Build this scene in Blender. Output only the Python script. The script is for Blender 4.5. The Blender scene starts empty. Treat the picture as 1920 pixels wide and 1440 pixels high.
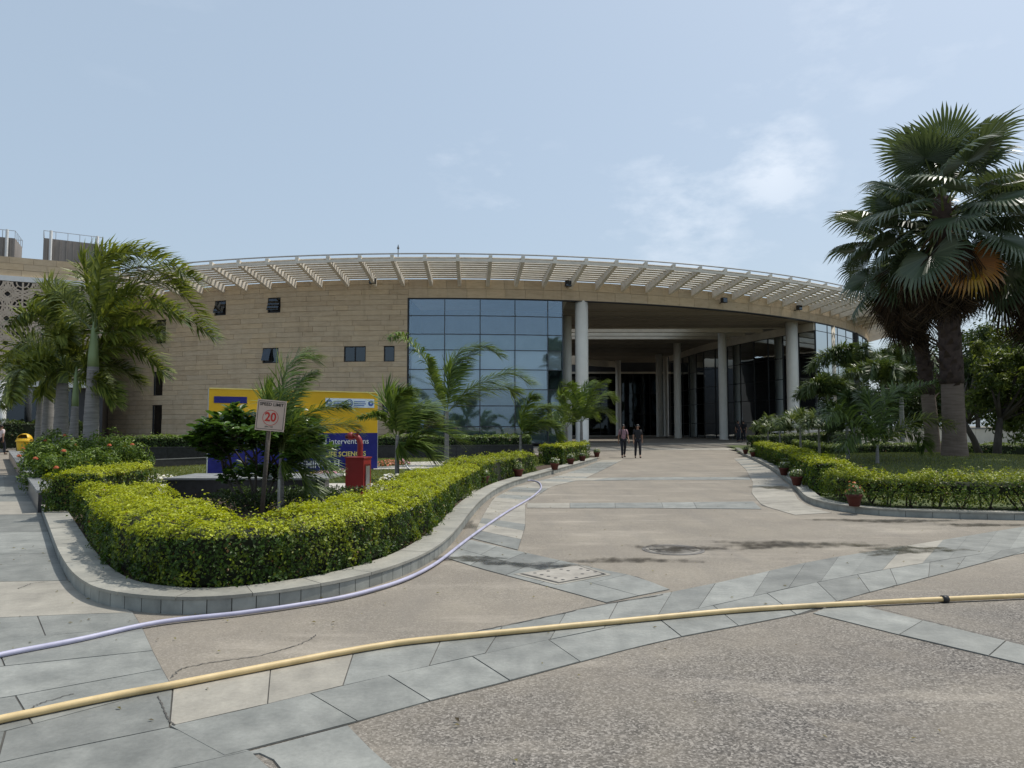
import bpy, math, random
import numpy as np
from mathutils import Vector, Matrix
random.seed(7); RNG = np.random.default_rng(7)
S = bpy.context.scene
COL = S.collection
R_ = math.radians

# ---------------------------------------------------------------- camera, world, sun, exposure
CAM_H, F_PX, PITCH = 1.6, 1350.0, math.atan(79 / 1350.0)
cam_d = bpy.data.cameras.new('camera'); cam_d.sensor_width = 36; cam_d.lens = 36 * F_PX / 1920
cam_d.clip_start = 0.05; cam_d.clip_end = 6000
cam = bpy.data.objects.new('camera', cam_d); COL.objects.link(cam)
cam.location = (0, 0, CAM_H); cam.rotation_euler = (math.pi / 2 + PITCH, 0, 0)
S.camera = cam
SUN_EL, SUN_AZ = R_(63), R_(62)          # azimuth measured from +Y towards +X
sun_dir = Vector((math.cos(SUN_EL) * math.sin(SUN_AZ), math.cos(SUN_EL) * math.cos(SUN_AZ), math.sin(SUN_EL)))
W = bpy.data.worlds.new('World'); S.world = W; W.use_nodes = True
wt = W.node_tree; wt.nodes.clear()
def wn(t, **k):
    n = wt.nodes.new(t)
    for a, b in k.items(): setattr(n, a, b)
    return n
sky = wn('ShaderNodeTexSky', sky_type='NISHITA', sun_disc=False, sun_elevation=SUN_EL, sun_rotation=SUN_AZ,
         altitude=200, air_density=1.1, dust_density=4.0, ozone_density=2.2)
bg = wn('ShaderNodeBackground'); wo = wn('ShaderNodeOutputWorld')
bg.inputs['Strength'].default_value = 0.130
# thin cloud: noise over the direction of the sky, denser in the few banks the day has
tc = wn('ShaderNodeTexCoord'); mp = wn('ShaderNodeMapping'); mp.inputs['Scale'].default_value = (1, 1, 2.1)
wt.links.new(tc.outputs['Generated'], mp.inputs['Vector'])
n1 = wn('ShaderNodeTexNoise'); n1.inputs['Scale'].default_value = 7.5; n1.inputs['Detail'].default_value = 9; n1.inputs['Roughness'].default_value = .6
wt.links.new(mp.outputs['Vector'], n1.inputs['Vector'])
def sky_dir(x, y):
    u, v = (x - 960) / F_PX, (720 - y) / F_PX
    d = Vector((u, math.cos(PITCH) - v * math.sin(PITCH), math.sin(PITCH) + v * math.cos(PITCH)))
    return d.normalized()
total = None
def wmath(op, a, b=None, clamp=False):
    m = wn('ShaderNodeMath', operation=op, use_clamp=clamp)
    for i, q in enumerate((a, b)):
        if q is None: continue
        if isinstance(q, (int, float)): m.inputs[i].default_value = q
        else: wt.links.new(q, m.inputs[i])
    return m.outputs[0]
for (x, y, rad, amp) in ((1450, 315, .085, 1.0), (1290, 395, .13, .75), (835, 290, .045, .45), (885, 312, .04, .5), (1480, 140, .09, .4), (1660, 10, .16, .45),
                         (300, 60, .10, .15), (940, 360, .11, .40), (1330, 470, .22, .45), (-900, 300, .3, .6), (2900, 350, .35, .6), (700, -900, .4, .5)):
    vm = wn('ShaderNodeVectorMath', operation='DISTANCE')
    wt.links.new(tc.outputs['Generated'], vm.inputs[0]); vm.inputs[1].default_value = sky_dir(x, y)
    t = wmath('SUBTRACT', 1.0, wmath('DIVIDE', vm.outputs['Value'], rad), clamp=True)
    t = wmath('MULTIPLY', wmath('POWER', t, .55), amp)
    total = t if total is None else wmath('MAXIMUM', total, t)
ramp = wmath('MULTIPLY', wmath('SUBTRACT', wmath('ADD', n1.outputs['Fac'], wmath('MULTIPLY', total, .30)), .60, clamp=True), 5.5, clamp=True)
cl = wmath('MULTIPLY', ramp, wmath('MULTIPLY', total, .62), clamp=True)
veil = wn('ShaderNodeMixRGB'); veil.inputs['Fac'].default_value = .52
veil.inputs['Color2'].default_value = (4.75, 5.8, 6.75, 1)
wt.links.new(sky.outputs['Color'], veil.inputs['Color1'])
mixc = wn('ShaderNodeMixRGB'); mixc.inputs['Color2'].default_value = (7.4, 7.9, 8.6, 1)
wt.links.new(cl, mixc.inputs['Fac']); wt.links.new(veil.outputs['Color'], mixc.inputs['Color1'])
wt.links.new(mixc.outputs['Color'], bg.inputs['Color']); wt.links.new(bg.outputs['Background'], wo.inputs['Surface'])
sd = bpy.data.lights.new('sun', 'SUN'); sd.energy = 3.6; sd.angle = R_(0.9); sd.color = (1, .955, .88)
sun = bpy.data.objects.new('sun', sd); COL.objects.link(sun)
sun.rotation_euler = (-sun_dir).to_track_quat('-Z', 'Y').to_euler(); sun.location = (40, 20, 60)
S.view_settings.view_transform = 'Standard'; S.view_settings.look = 'None'
S.view_settings.exposure = 0.0; S.view_settings.gamma = 1.0; S.view_settings.use_curve_mapping = False
S.render.engine = 'CYCLES'
S.cycles.use_denoising = True
S.cycles.max_bounces = 8; S.cycles.transparent_max_bounces = 16; S.cycles.glossy_bounces = 4; S.cycles.diffuse_bounces = 4
S.cycles.sample_clamp_indirect = 8

# ---------------------------------------------------------------- geometry helpers
def gz(y):                                # the drive rises gently to the porch
    t = min(1, max(0, (y - 38) / 15)); return .38 * t * t * (3 - 2 * t)
def ray(x, y):
    u, v = (x - 960) / F_PX, (720 - y) / F_PX
    return Vector((u, math.cos(PITCH) - v * math.sin(PITCH), math.sin(PITCH) + v * math.cos(PITCH)))
def G(x, y, z=0.0):                       # pixel -> point on the level z
    d = ray(x, y); t = (z - CAM_H) / d.z
    return Vector((d.x * t, d.y * t, z))
def at(x, y, Y):                          # pixel -> point at distance Y
    d = ray(x, y); t = Y / d.y
    return Vector((d.x * t, Y, CAM_H + d.z * t))
def proj(p):                              # world -> pixel
    q = Vector(p) - Vector((0, 0, CAM_H))
    f = q.y * math.cos(PITCH) + q.z * math.sin(PITCH); u = -q.y * math.sin(PITCH) + q.z * math.cos(PITCH)
    return 960 + F_PX * q.x / f, 720 - F_PX * u / f

class MB:
    def __init__(s): s.v = []; s.f = []; s.m = []
    def add(s, vs, fs, m=0):
        o = len(s.v); s.v += [tuple(p) for p in vs]
        for f in fs: s.f.append(tuple(o + i for i in f)); s.m.append(m)
        return s
    def box(s, c, d, rz=0, m=0):
        hx, hy, hz = d[0] / 2, d[1] / 2, d[2] / 2; ca, sa = math.cos(rz), math.sin(rz)
        vs = []
        for z in (-hz, hz):
            for x, y in ((-hx, -hy), (hx, -hy), (hx, hy), (-hx, hy)):
                vs.append((c[0] + x * ca - y * sa, c[1] + x * sa + y * ca, c[2] + z))
        return s.add(vs, [(3, 2, 1, 0), (4, 5, 6, 7), (0, 1, 5, 4), (1, 2, 6, 5), (2, 3, 7, 6), (3, 0, 4, 7)], m)
    def bbox(s, x0, x1, y0, y1, z0, z1, m=0):
        return s.box(((x0 + x1) / 2, (y0 + y1) / 2, (z0 + z1) / 2), (x1 - x0, y1 - y0, z1 - z0), 0, m)
    def prism(s, poly, z0, z1, m=0):      # poly of (x, y), counter-clockwise
        n = len(poly)
        vs = [(p[0], p[1], z0) for p in poly] + [(p[0], p[1], z1) for p in poly]
        fs = [tuple(range(n - 1, -1, -1)), tuple(range(n, 2 * n))]
        fs += [(i, (i + 1) % n, n + (i + 1) % n, n + i) for i in range(n)]
        return s.add(vs, fs, m)
    def tube(s, pts, rad, n=8, m=0, cap=True):
        pts = [Vector(p) for p in pts]; k = len(pts)
        if not hasattr(rad, '__len__'): rad = [rad] * k
        o = len(s.v); ref = None
        for i, p in enumerate(pts):
            t = (pts[min(i + 1, k - 1)] - pts[max(i - 1, 0)])
            t = t.normalized() if t.length > 1e-9 else Vector((0, 0, 1))
            if ref is None:
                ref = Vector((1, 0, 0)) if abs(t.x) < .8 else Vector((0, 1, 0))
            a = (ref - t * ref.dot(t)).normalized(); ref = a; b = t.cross(a)
            for j in range(n):
                w = 2 * math.pi * j / n
                q = p + (a * math.cos(w) + b * math.sin(w)) * rad[i]
                s.v.append((q.x, q.y, q.z))
        for i in range(k - 1):
            for j in range(n):
                j2 = (j + 1) % n
                s.f.append((o + i * n + j, o + i * n + j2, o + (i + 1) * n + j2, o + (i + 1) * n + j)); s.m.append(m)
        if cap:
            s.f.append(tuple(o + j for j in range(n - 1, -1, -1))); s.m.append(m)
            s.f.append(tuple(o + (k - 1) * n + j for j in range(n))); s.m.append(m)
        return s
    def lathe(s, prof, c=(0, 0, 0), n=20, m=0):   # prof of (r, z)
        o = len(s.v)
        for r, z in prof:
            for j in range(n):
                w = 2 * math.pi * j / n
                s.v.append((c[0] + r * math.cos(w), c[1] + r * math.sin(w), c[2] + z))
        for i in range(len(prof) - 1):
            for j in range(n):
                j2 = (j + 1) % n
                s.f.append((o + i * n + j, o + i * n + j2, o + (i + 1) * n + j2, o + (i + 1) * n + j)); s.m.append(m)
        s.f.append(tuple(o + j for j in range(n - 1, -1, -1))); s.m.append(m)
        s.f.append(tuple(o + (len(prof) - 1) * n + j for j in range(n))); s.m.append(m)
        return s
    def mesh(s, name, mats, smooth=False, off=(0, 0, 0)):
        me = bpy.data.meshes.new(name)
        v = [(a - off[0], b - off[1], c - off[2]) for a, b, c in s.v] if any(off) else s.v
        me.from_pydata(v, [], s.f)
        for q in (mats if isinstance(mats, (list, tuple)) else [mats]): me.materials.append(q)
        if any(s.m): me.polygons.foreach_set('material_index', s.m)
        if smooth: me.polygons.foreach_set('use_smooth', [True] * len(s.f))
        me.update(); return me
    def build(s, name, mats, parent=None, smooth=False, off=None):
        if off is None: off = tuple(parent_world(parent)) if parent else (0, 0, 0)
        return link(name, s.mesh(name, mats, smooth, off), parent)
def parent_world(o):
    p = Vector((0, 0, 0))
    while o is not None: p += o.location; o = o.parent
    return p
def link(name, me, parent=None, loc=None, rot=None, mw=None):
    o = bpy.data.objects.new(name, me); COL.objects.link(o)
    if parent: o.parent = parent
    if loc is not None: o.location = loc
    if rot is not None: o.rotation_euler = rot
    if mw is not None: o.matrix_local = mw
    return o
def thing(name, label, cat, loc=(0, 0, 0), group=None, rz=0):
    o = bpy.data.objects.new(name, None); COL.objects.link(o); o.location = loc; o.rotation_euler = (0, 0, rz)
    o.empty_display_size = .2
    return tag(o, label, cat, group)
def tag(o, label=None, cat=None, group=None, kind=None):
    if label: o['label'] = label
    if cat: o['category'] = cat
    if group: o['group'] = group
    if kind: o['kind'] = kind
    return o
def rel(o, base):                         # mesh built in world coordinates -> object with its origin at base
    o.data.transform(Matrix.Translation(-Vector(base))); o.location = base; return o

# cheap value noise for displacing hedges and lawns
_tab = RNG.random((64, 64, 64)).astype(np.float32)
def vnoise(P, sc):
    q = np.asarray(P, dtype=np.float64) * sc + 1000.37
    i = np.floor(q).astype(int); f = q - i; f = f * f * (3 - 2 * f)
    r = np.zeros(len(q))
    for dx in (0, 1):
        for dy in (0, 1):
            for dz in (0, 1):
                w = (f[:, 0] if dx else 1 - f[:, 0]) * (f[:, 1] if dy else 1 - f[:, 1]) * (f[:, 2] if dz else 1 - f[:, 2])
                r += w * _tab[(i[:, 0] + dx) % 64, (i[:, 1] + dy) % 64, (i[:, 2] + dz) % 64]
    return r

# ---------------------------------------------------------------- materials
def nm(name):
    m = bpy.data.materials.new(name); m.use_nodes = True
    t = m.node_tree; b = t.nodes['Principled BSDF']; return m, t, b
def nd(t, ty, **k):
    n = t.nodes.new(ty)
    for a, b in k.items(): setattr(n, a, b)
    return n
def mth(t, op, a, b=None, c=None, clamp=False):
    m = t.nodes.new('ShaderNodeMath'); m.operation = op; m.use_clamp = clamp
    for i, q in enumerate((a, b, c)):
        if q is None: continue
        if isinstance(q, (int, float)): m.inputs[i].default_value = q
        else: t.links.new(q, m.inputs[i])
    return m.outputs[0]
def noise(t, sc, det=4, rough=.55, vec=None, stretch=None, obj=False):
    n = nd(t, 'ShaderNodeTexNoise'); n.inputs['Scale'].default_value = sc; n.inputs['Detail'].default_value = det; n.inputs['Roughness'].default_value = rough
    if vec is None:
        if obj: vec = nd(t, 'ShaderNodeTexCoord').outputs['Object']
        else: vec = nd(t, 'ShaderNodeNewGeometry').outputs['Position']
    if stretch:
        mp = nd(t, 'ShaderNodeMapping'); mp.inputs['Scale'].default_value = stretch; t.links.new(vec, mp.inputs['Vector']); vec = mp.outputs['Vector']
    t.links.new(vec, n.inputs['Vector']); return n.outputs['Fac']
def rampn(t, fac, stops):
    r = nd(t, 'ShaderNodeValToRGB'); e = r.color_ramp.elements
    while len(e) < len(stops): e.new(.5)
    for q, (p, c) in zip(e, stops): q.position = p; q.color = (*c, 1) if len(c) == 3 else c
    t.links.new(fac, r.inputs['Fac']); return r.outputs['Color']
def mixc(t, fac, a, b, mode='MIX'):
    m = nd(t, 'ShaderNodeMixRGB'); m.blend_type = mode
    for i, q in ((0, fac), (1, a), (2, b)):
        if isinstance(q, (int, float)): m.inputs[i].default_value = q
        elif isinstance(q, tuple): m.inputs[i].default_value = (*q, 1) if len(q) == 3 else q
        else: t.links.new(q, m.inputs[i])
    return m.outputs['Color']
def bump(t, b, h, dist=.01, st=.5):
    n = nd(t, 'ShaderNodeBump'); n.inputs['Distance'].default_value = dist; n.inputs['Strength'].default_value = st
    t.links.new(h, n.inputs['Height']); t.links.new(n.outputs['Normal'], b.inputs['Normal'])
def pm(name, c1, c2=None, sc=3, rough=.6, rnd=0, bd=0, bs=40, metal=0, spec=.4, stretch=None, dirt=0, det=5, fine=0):
    """two-tone noisy paint or stone; rnd varies the value from piece to piece; dirt adds large soft stains"""
    m, t, b = nm(name)
    b.inputs['Roughness'].default_value = rough; b.inputs['Metallic'].default_value = metal; b.inputs['Specular IOR Level'].default_value = spec
    c2 = c2 or tuple(x * .75 for x in c1)
    f = noise(t, sc, det, stretch=stretch)
    col = rampn(t, f, [(.3, c2), (.7, c1)])
    if dirt:
        g = noise(t, sc * .22, 6, .65)
        col = mixc(t, mth(t, 'MULTIPLY', mth(t, 'MULTIPLY', mth(t, 'SUBTRACT', g, .5, clamp=True), 5, clamp=True), dirt), col, tuple(x * .55 for x in c2))
    if fine:
        q = mth(t, 'ADD', .5 * fine + (1 - fine), mth(t, 'MULTIPLY', noise(t, 38, 6, .7), fine)); q2 = mth(t, 'ADD', 1 - .45 * fine, mth(t, 'MULTIPLY', noise(t, 6.5, 7, .7), .9 * fine)); q = mth(t, 'MULTIPLY', q, q2)
        cb2 = nd(t, 'ShaderNodeCombineColor')
        for i in range(3): t.links.new(q, cb2.inputs[i])
        col = mixc(t, 1.0, col, cb2.outputs['Color'], 'MULTIPLY')
    if rnd:
        oi = nd(t, 'ShaderNodeObjectInfo')
        k = mth(t, 'ADD', mth(t, 'MULTIPLY', mth(t, 'SUBTRACT', oi.outputs['Random'], .5), 2 * rnd), 1.0)
        cb = nd(t, 'ShaderNodeCombineColor')
        for i in range(3): t.links.new(k, cb.inputs[i])
        col = mixc(t, 1.0, col, cb.outputs['Color'], 'MULTIPLY')
    t.links.new(col, b.inputs['Base Color'])
    if bd: bump(t, b, noise(t, bs, 4), bd, .6)
    return m
def leafmat(name, trans=.35, rough=.45, spec=.35):
    m, t, b = nm(name)
    a = nd(t, 'ShaderNodeAttribute'); a.attribute_name = 'leaf'
    t.links.new(a.outputs['Color'], b.inputs['Base Color'])
    b.inputs['Roughness'].default_value = rough; b.inputs['Specular IOR Level'].default_value = spec
    tr = nd(t, 'ShaderNodeBsdfTranslucent')
    t.links.new(mixc(t, 1, a.outputs['Color'], (1.25, 1.2, .6), 'MULTIPLY'), tr.inputs['Color'])
    mx = nd(t, 'ShaderNodeMixShader'); mx.inputs['Fac'].default_value = trans
    t.links.new(b.outputs['BSDF'], mx.inputs[1]); t.links.new(tr.outputs['BSDF'], mx.inputs[2])
    t.links.new(mx.outputs['Shader'], t.nodes['Material Output'].inputs['Surface'])
    return m
def leaf_mesh(name, P, N, size, col, mat, aspect=.5, fold=.12, T=None):
    """N small folded leaves as one mesh; P positions, N facing, col per leaf"""
    n = len(P); P = np.asarray(P, float); N = np.asarray(N, float)
    N /= np.linalg.norm(N, axis=1)[:, None] + 1e-9
    if T is None: T = RNG.normal(size=(n, 3))
    T = T - N * np.sum(T * N, 1)[:, None]; T /= np.linalg.norm(T, axis=1)[:, None] + 1e-9
    B = np.cross(N, T); s = np.asarray(size, float).reshape(-1, 1) * np.ones((n, 1))
    V = np.empty((n, 4, 3))
    V[:, 0] = P - T * s * .5; V[:, 1] = P + B * s * aspect * .5 + N * s * fold
    V[:, 2] = P + T * s * .5 - N * s * fold * .6; V[:, 3] = P - B * s * aspect * .5 + N * s * fold
    me = bpy.data.meshes.new(name)
    me.vertices.add(4 * n); me.vertices.foreach_set('co', V.reshape(-1).astype(np.float32))
    idx = np.arange(4 * n).reshape(n, 4)
    tri = np.concatenate([idx[:, [0, 1, 2]], idx[:, [0, 2, 3]]], 1).reshape(-1)
    me.loops.add(6 * n); me.loops.foreach_set('vertex_index', tri.astype(np.int32))
    me.polygons.add(2 * n); me.polygons.foreach_set('loop_start', np.arange(0, 6 * n, 3, dtype=np.int32))
    me.polygons.foreach_set('loop_total', np.full(2 * n, 3, dtype=np.int32))
    a = me.attributes.new('leaf', 'FLOAT_COLOR', 'POINT')
    C = np.ones((n, 4, 4), np.float32); C[:, :, :3] = np.asarray(col)[:, None, :]
    a.data.foreach_set('color', C.reshape(-1))
    me.materials.append(mat); me.update(calc_edges=True); me.validate()
    return me
def colvar(n, a, b, w=None, jit=.15):
    w = RNG.random(n) if w is None else np.clip(w, 0, 1)
    c = np.asarray(a)[None, :] * (1 - w[:, None]) + np.asarray(b)[None, :] * w[:, None]
    return np.clip(c * (1 + RNG.normal(0, jit, (n, 1))), .004, 1)

def glassmat(name, refl=(.62, .72, .82), tint=(.45, .52, .52), base=.30, rough=.02):
    m, t, b = nm(name); t.nodes.remove(b)
    gl = nd(t, 'ShaderNodeBsdfGlossy'); gl.inputs['Color'].default_value = (*refl, 1); gl.inputs['Roughness'].default_value = rough
    tr = nd(t, 'ShaderNodeBsdfTransparent'); tr.inputs['Color'].default_value = (*tint, 1)
    fr = nd(t, 'ShaderNodeFresnel'); fr.inputs['IOR'].default_value = 1.5
    k = mth(t, 'ADD', fr.outputs['Fac'], base, clamp=True)
    mx = nd(t, 'ShaderNodeMixShader'); t.links.new(k, mx.inputs['Fac'])
    t.links.new(tr.outputs['BSDF'], mx.inputs[1]); t.links.new(gl.outputs['BSDF'], mx.inputs[2])
    t.links.new(mx.outputs['Shader'], t.nodes['Material Output'].inputs['Surface'])
    bp = nd(t, 'ShaderNodeBump'); bp.inputs['Distance'].default_value = .03; bp.inputs['Strength'].default_value = .18
    t.links.new(noise(t, .6, 2), bp.inputs['Height']); t.links.new(bp.outputs['Normal'], gl.inputs['Normal'])
    return m

def aggregate():
    """washed-aggregate concrete: fine pebbles, weather stains"""
    m, t, b = nm('aggregate_concrete')
    pos = nd(t, 'ShaderNodeNewGeometry').outputs['Position']
    vo = nd(t, 'ShaderNodeTexVoronoi'); vo.inputs['Scale'].default_value = 88; t.links.new(pos, vo.inputs['Vector'])
    sp = nd(t, 'ShaderNodeSeparateColor'); t.links.new(vo.outputs['Color'], sp.inputs['Color'])
    peb = rampn(t, sp.outputs['Red'], [(.0, (.042, .039, .036)), (.3, (.092, .084, .076)), (.65, (.158, .145, .13)), (1, (.31, .285, .255))])
    lay = rampn(t, noise(t, .55, 6, .6), [(.35, (.245, .215, .17)), (.65, (.31, .273, .216))])
    wear = mth(t, 'MULTIPLY', mth(t, 'SUBTRACT', noise(t, .9, 6, .65), .36, clamp=True), 4.5, clamp=True)
    # the pebbles show where the surface skin has worn off, most of all on the forecourt in front
    sx = nd(t, 'ShaderNodeSeparateXYZ'); t.links.new(pos, sx.inputs['Vector'])
    fore = mth(t, 'SUBTRACT', 1.0, mth(t, 'DIVIDE', mth(t, 'SUBTRACT', mth(t, 'SUBTRACT', sx.outputs['Y'], mth(t, 'MULTIPLY', sx.outputs['X'], .55)), 3.6, clamp=False), 2.0), clamp=True)
    k = mth(t, 'ADD', .42, mth(t, 'MULTIPLY', fore, .55), clamp=True)
    k = mth(t, 'MULTIPLY', k, mth(t, 'ADD', .62, mth(t, 'MULTIPLY', wear, .38)))
    c = mixc(t, k, lay, peb)
    st = mth(t, 'MULTIPLY', mth(t, 'SUBTRACT', noise(t, .6, 9, .74), .48, clamp=True), 6.5, clamp=True)
    c = mixc(t, mth(t, 'MULTIPLY', st, .42), c, (.185, .162, .135))
    tyre = mth(t, 'MULTIPLY', mth(t, 'SUBTRACT', noise(t, 1.6, 6, .6, stretch=(1.6, .16, 1)), .50, clamp=True), 5.0, clamp=True)
    c = mixc(t, mth(t, 'MULTIPLY', tyre, .40), c, (.17, .155, .135))
    dust = mth(t, 'MULTIPLY', mth(t, 'SUBTRACT', noise(t, .8, 7, .7, stretch=(.5, 1.6, 1)), .53, clamp=True), 6, clamp=True)
    c = mixc(t, mth(t, 'MULTIPLY', dust, .38), c, (.46, .41, .34))
    sp2 = mth(t, 'MULTIPLY', mth(t, 'SUBTRACT', noise(t, 9, 3, .5), .62, clamp=True), 6, clamp=True)
    c = mixc(t, mth(t, 'MULTIPLY', sp2, .22), c, (.18, .155, .13))
    t.links.new(c, b.inputs['Base Color']); b.inputs['Roughness'].default_value = .85; b.inputs['Specular IOR Level'].default_value = .25
    bump(t, b, mth(t, 'MULTIPLY', sp.outputs['Green'], k), .006, .55)
    return m

def stonecladding():
    """pale sandstone slabs: per-slab tone, horizontal sediment streaks, rain marks"""
    m, t, b = nm('sandstone')
    oi = nd(t, 'ShaderNodeObjectInfo')
    at_ = nd(t, 'ShaderNodeAttribute'); at_.attribute_name = 'tone'
    rnd = mth(t, 'FRACT', mth(t, 'ADD', oi.outputs['Random'], at_.outputs['Fac']))
    st = noise(t, 2.4, 7, .68, stretch=(.7, .7, 2.6))
    c = rampn(t, st, [(.2, (.43, .335, .225)), (.5, (.54, .43, .295)), (.85, (.63, .52, .37))])
    pc = rampn(t, rnd, [(0, (.89, .86, .83)), (.4, (1, 1, 1)), (.75, (1.05, 1.01, .94)), (1, (.93, .93, .94))])
    c = mixc(t, 1, c, pc, 'MULTIPLY')
    rain = mth(t, 'MULTIPLY', mth(t, 'SUBTRACT', noise(t, 1.3, 5, .6, stretch=(1, 1, .12)), .52, clamp=True), 3, clamp=True)
    c = mixc(t, mth(t, 'MULTIPLY', rain, .38), c, (.17, .125, .085))
    t.links.new(c, b.inputs['Base Color']); b.inputs['Roughness'].default_value = .8; b.inputs['Specular IOR Level'].default_value = .2
    bump(t, b, st, .012, .5)
    return m

M = {}
M['aggregate'] = aggregate()
M['sandstone'] = stonecladding()
M['slab'] = pm('slate_slab', (.245, .248, .226), (.155, .16, .147), 3.2, .62, rnd=.2, bd=.005, bs=26, dirt=.6, det=9, fine=.55)
M['slab_pale'] = pm('pale_slab', (.35, .325, .272), (.255, .237, .20), 3.2, .65, rnd=.1, bd=.004, bs=30, dirt=.55, det=9, fine=.5)
M['bed'] = pm('joint_mortar', (.10, .095, .085), (.055, .052, .046), 6, .9)
M['kerbstone'] = pm('kerb_stone', (.35, .335, .285), (.24, .237, .208), 2.5, .7, rnd=.11, bd=.003, bs=35, dirt=.6, fine=.5)
M['kerbface'] = pm('kerb_face', (.33, .34, .31), (.21, .22, .205), 5, .6, rnd=.12, bd=.002, bs=40, dirt=.4)
M['granite'] = pm('dark_granite', (.045, .045, .05), (.022, .022, .026), 9, .3, rnd=.2, spec=.5)
M['granite_top'] = pm('granite_coping', (.25, .255, .25), (.16, .165, .165), 3, .55, rnd=.1, dirt=.4)
M['soil'] = pm('soil', (.085, .055, .035), (.04, .027, .018), 12, .95, bd=.02, bs=30)
M['lawn'] = pm('lawn_soil', (.085, .105, .03), (.05, .07, .02), 3, .95, bd=.01, bs=60)
M['path'] = pm('pale_path', (.50, .47, .42), (.40, .375, .335), 2, .75, dirt=.35, bd=.003)
M['mortar'] = pm('wall_backing', (.11, .085, .06), (.07, .055, .04), 4, .9)
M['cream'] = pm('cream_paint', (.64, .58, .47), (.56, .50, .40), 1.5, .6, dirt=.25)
M['column'] = pm('column_paint', (.80, .775, .70), (.72, .70, .63), 1.2, .5, dirt=.15)
M['fin'] = pm('louvre_paint', (.78, .72, .62), (.66, .60, .51), 3, .6, rnd=.06, dirt=.25)
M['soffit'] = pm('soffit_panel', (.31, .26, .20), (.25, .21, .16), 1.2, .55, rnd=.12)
M['mullion'] = pm('mullion_grey', (.075, .085, .09), (.055, .06, .065), 4, .4, metal=.3)
M['darkframe'] = pm('dark_frame', (.018, .018, .02), (.012, .012, .014), 4, .4)
M['glass_blue'] = glassmat('reflective_blue_glass', (.60, .74, .90), (.93, .97, .97), .15)
M['glass_dark'] = glassmat('dark_glass', (.5, .55, .58), (.30, .34, .36), .03)
M['glass_win'] = glassmat('window_glass', (.45, .50, .56), (.25, .28, .3), .12)
M['interior'] = pm('interior_dark', (.07, .07, .072), (.05, .05, .052), 1, .8)
M['interior_mid'] = pm('interior_grey', (.20, .20, .195), (.15, .15, .145), 1, .8)
M['blind'] = pm('roller_blind', (.93, .94, .95), (.88, .89, .90), 2, .8)
M['spandrel'] = pm('spandrel', (.36, .41, .39), (.28, .33, .31), 1, .6)
M['tree_tint'] = pm('tree_reflection_tint', (.30, .36, .34), (.17, .215, .205), .7, .6)  # green of trees mirrored in the glass, put into the panel colour
M['steel'] = pm('steel', (.55, .55, .55), (.42, .42, .42), 5, .35, metal=.8)
M['white'] = pm('white_paint', (.74, .74, .72), (.66, .66, .64), 3, .55)
M['black'] = pm('black_plastic', (.02, .02, .022), (.014, .014, .015), 6, .5)
M['bark_grey'] = pm('royal_palm_bark', (.27, .255, .24), (.155, .145, .135), 2.5, .8, stretch=(1, 1, 9), bd=.01, bs=18)
M['bark_brown'] = pm('fan_palm_bark', (.19, .145, .115), (.115, .085, .065), 2.5, .9, stretch=(1, 1, 7), bd=.02, bs=14)
M['bark_dark'] = pm('tree_bark', (.10, .085, .07), (.055, .045, .036), 6, .9, stretch=(1, 1, .3), bd=.02, bs=20)
M['shaft'] = pm('crownshaft', (.23, .30, .14), (.16, .22, .10), 3, .5, stretch=(1, 1, .2))
M['leaf'] = leafmat('leaf_blade')
M['leaf_gloss'] = leafmat('glossy_leaf', .22, .32, .5)
M['leaf_matt'] = leafmat('palm_leaf', .28, .42, .45)
M['fan_blade'] = leafmat('fan_palm_leaf', .22, .36, .55)
M['deadleaf'] = leafmat('dead_palm_leaf', .15, .85, .1)
M['rachis'] = pm('palm_rachis', (.22, .28, .09), (.15, .2, .06), 3, .5)
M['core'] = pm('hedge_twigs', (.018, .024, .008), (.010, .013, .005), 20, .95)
M['twig'] = pm('twig', (.11, .085, .06), (.07, .05, .035), 10, .9)
# ================================================================ the setting: ground, drive, slabs, kerbs, lawns
def sheet(name, mat, x0, x1, ys, z, kind='structure', step=None):
    mb = MB(); xs = [x0, x1] if step is None else list(np.arange(x0, x1 + step * .5, step))
    for i, y in enumerate(ys):
        for x in xs: mb.v.append((x, y, gz(y) + z))
    n = len(xs)
    for i in range(len(ys) - 1):
        for j in range(n - 1):
            mb.f.append((i * n + j, i * n + j + 1, (i + 1) * n + j + 1, (i + 1) * n + j)); mb.m.append(0)
    o = mb.build(name, mat); tag(o, kind=kind); return o
M['farground'] = pm('dry_ground', (.20, .175, .13), (.13, .115, .085), .2, .95, dirt=.4)
YS = [-40, 0, 20, 38, 39.5, 41, 42.5, 44, 45.5, 47, 48.5, 50, 51.5, 53]
sheet('ground', M['farground'], -2500, 2500, [-400] + YS[2:] + [80, 200, 600, 4000], -.03)
drive = sheet('driveway', M['aggregate'], -48, 48, [-25] + YS[1:] + [70, 100, 118], 0)

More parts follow.
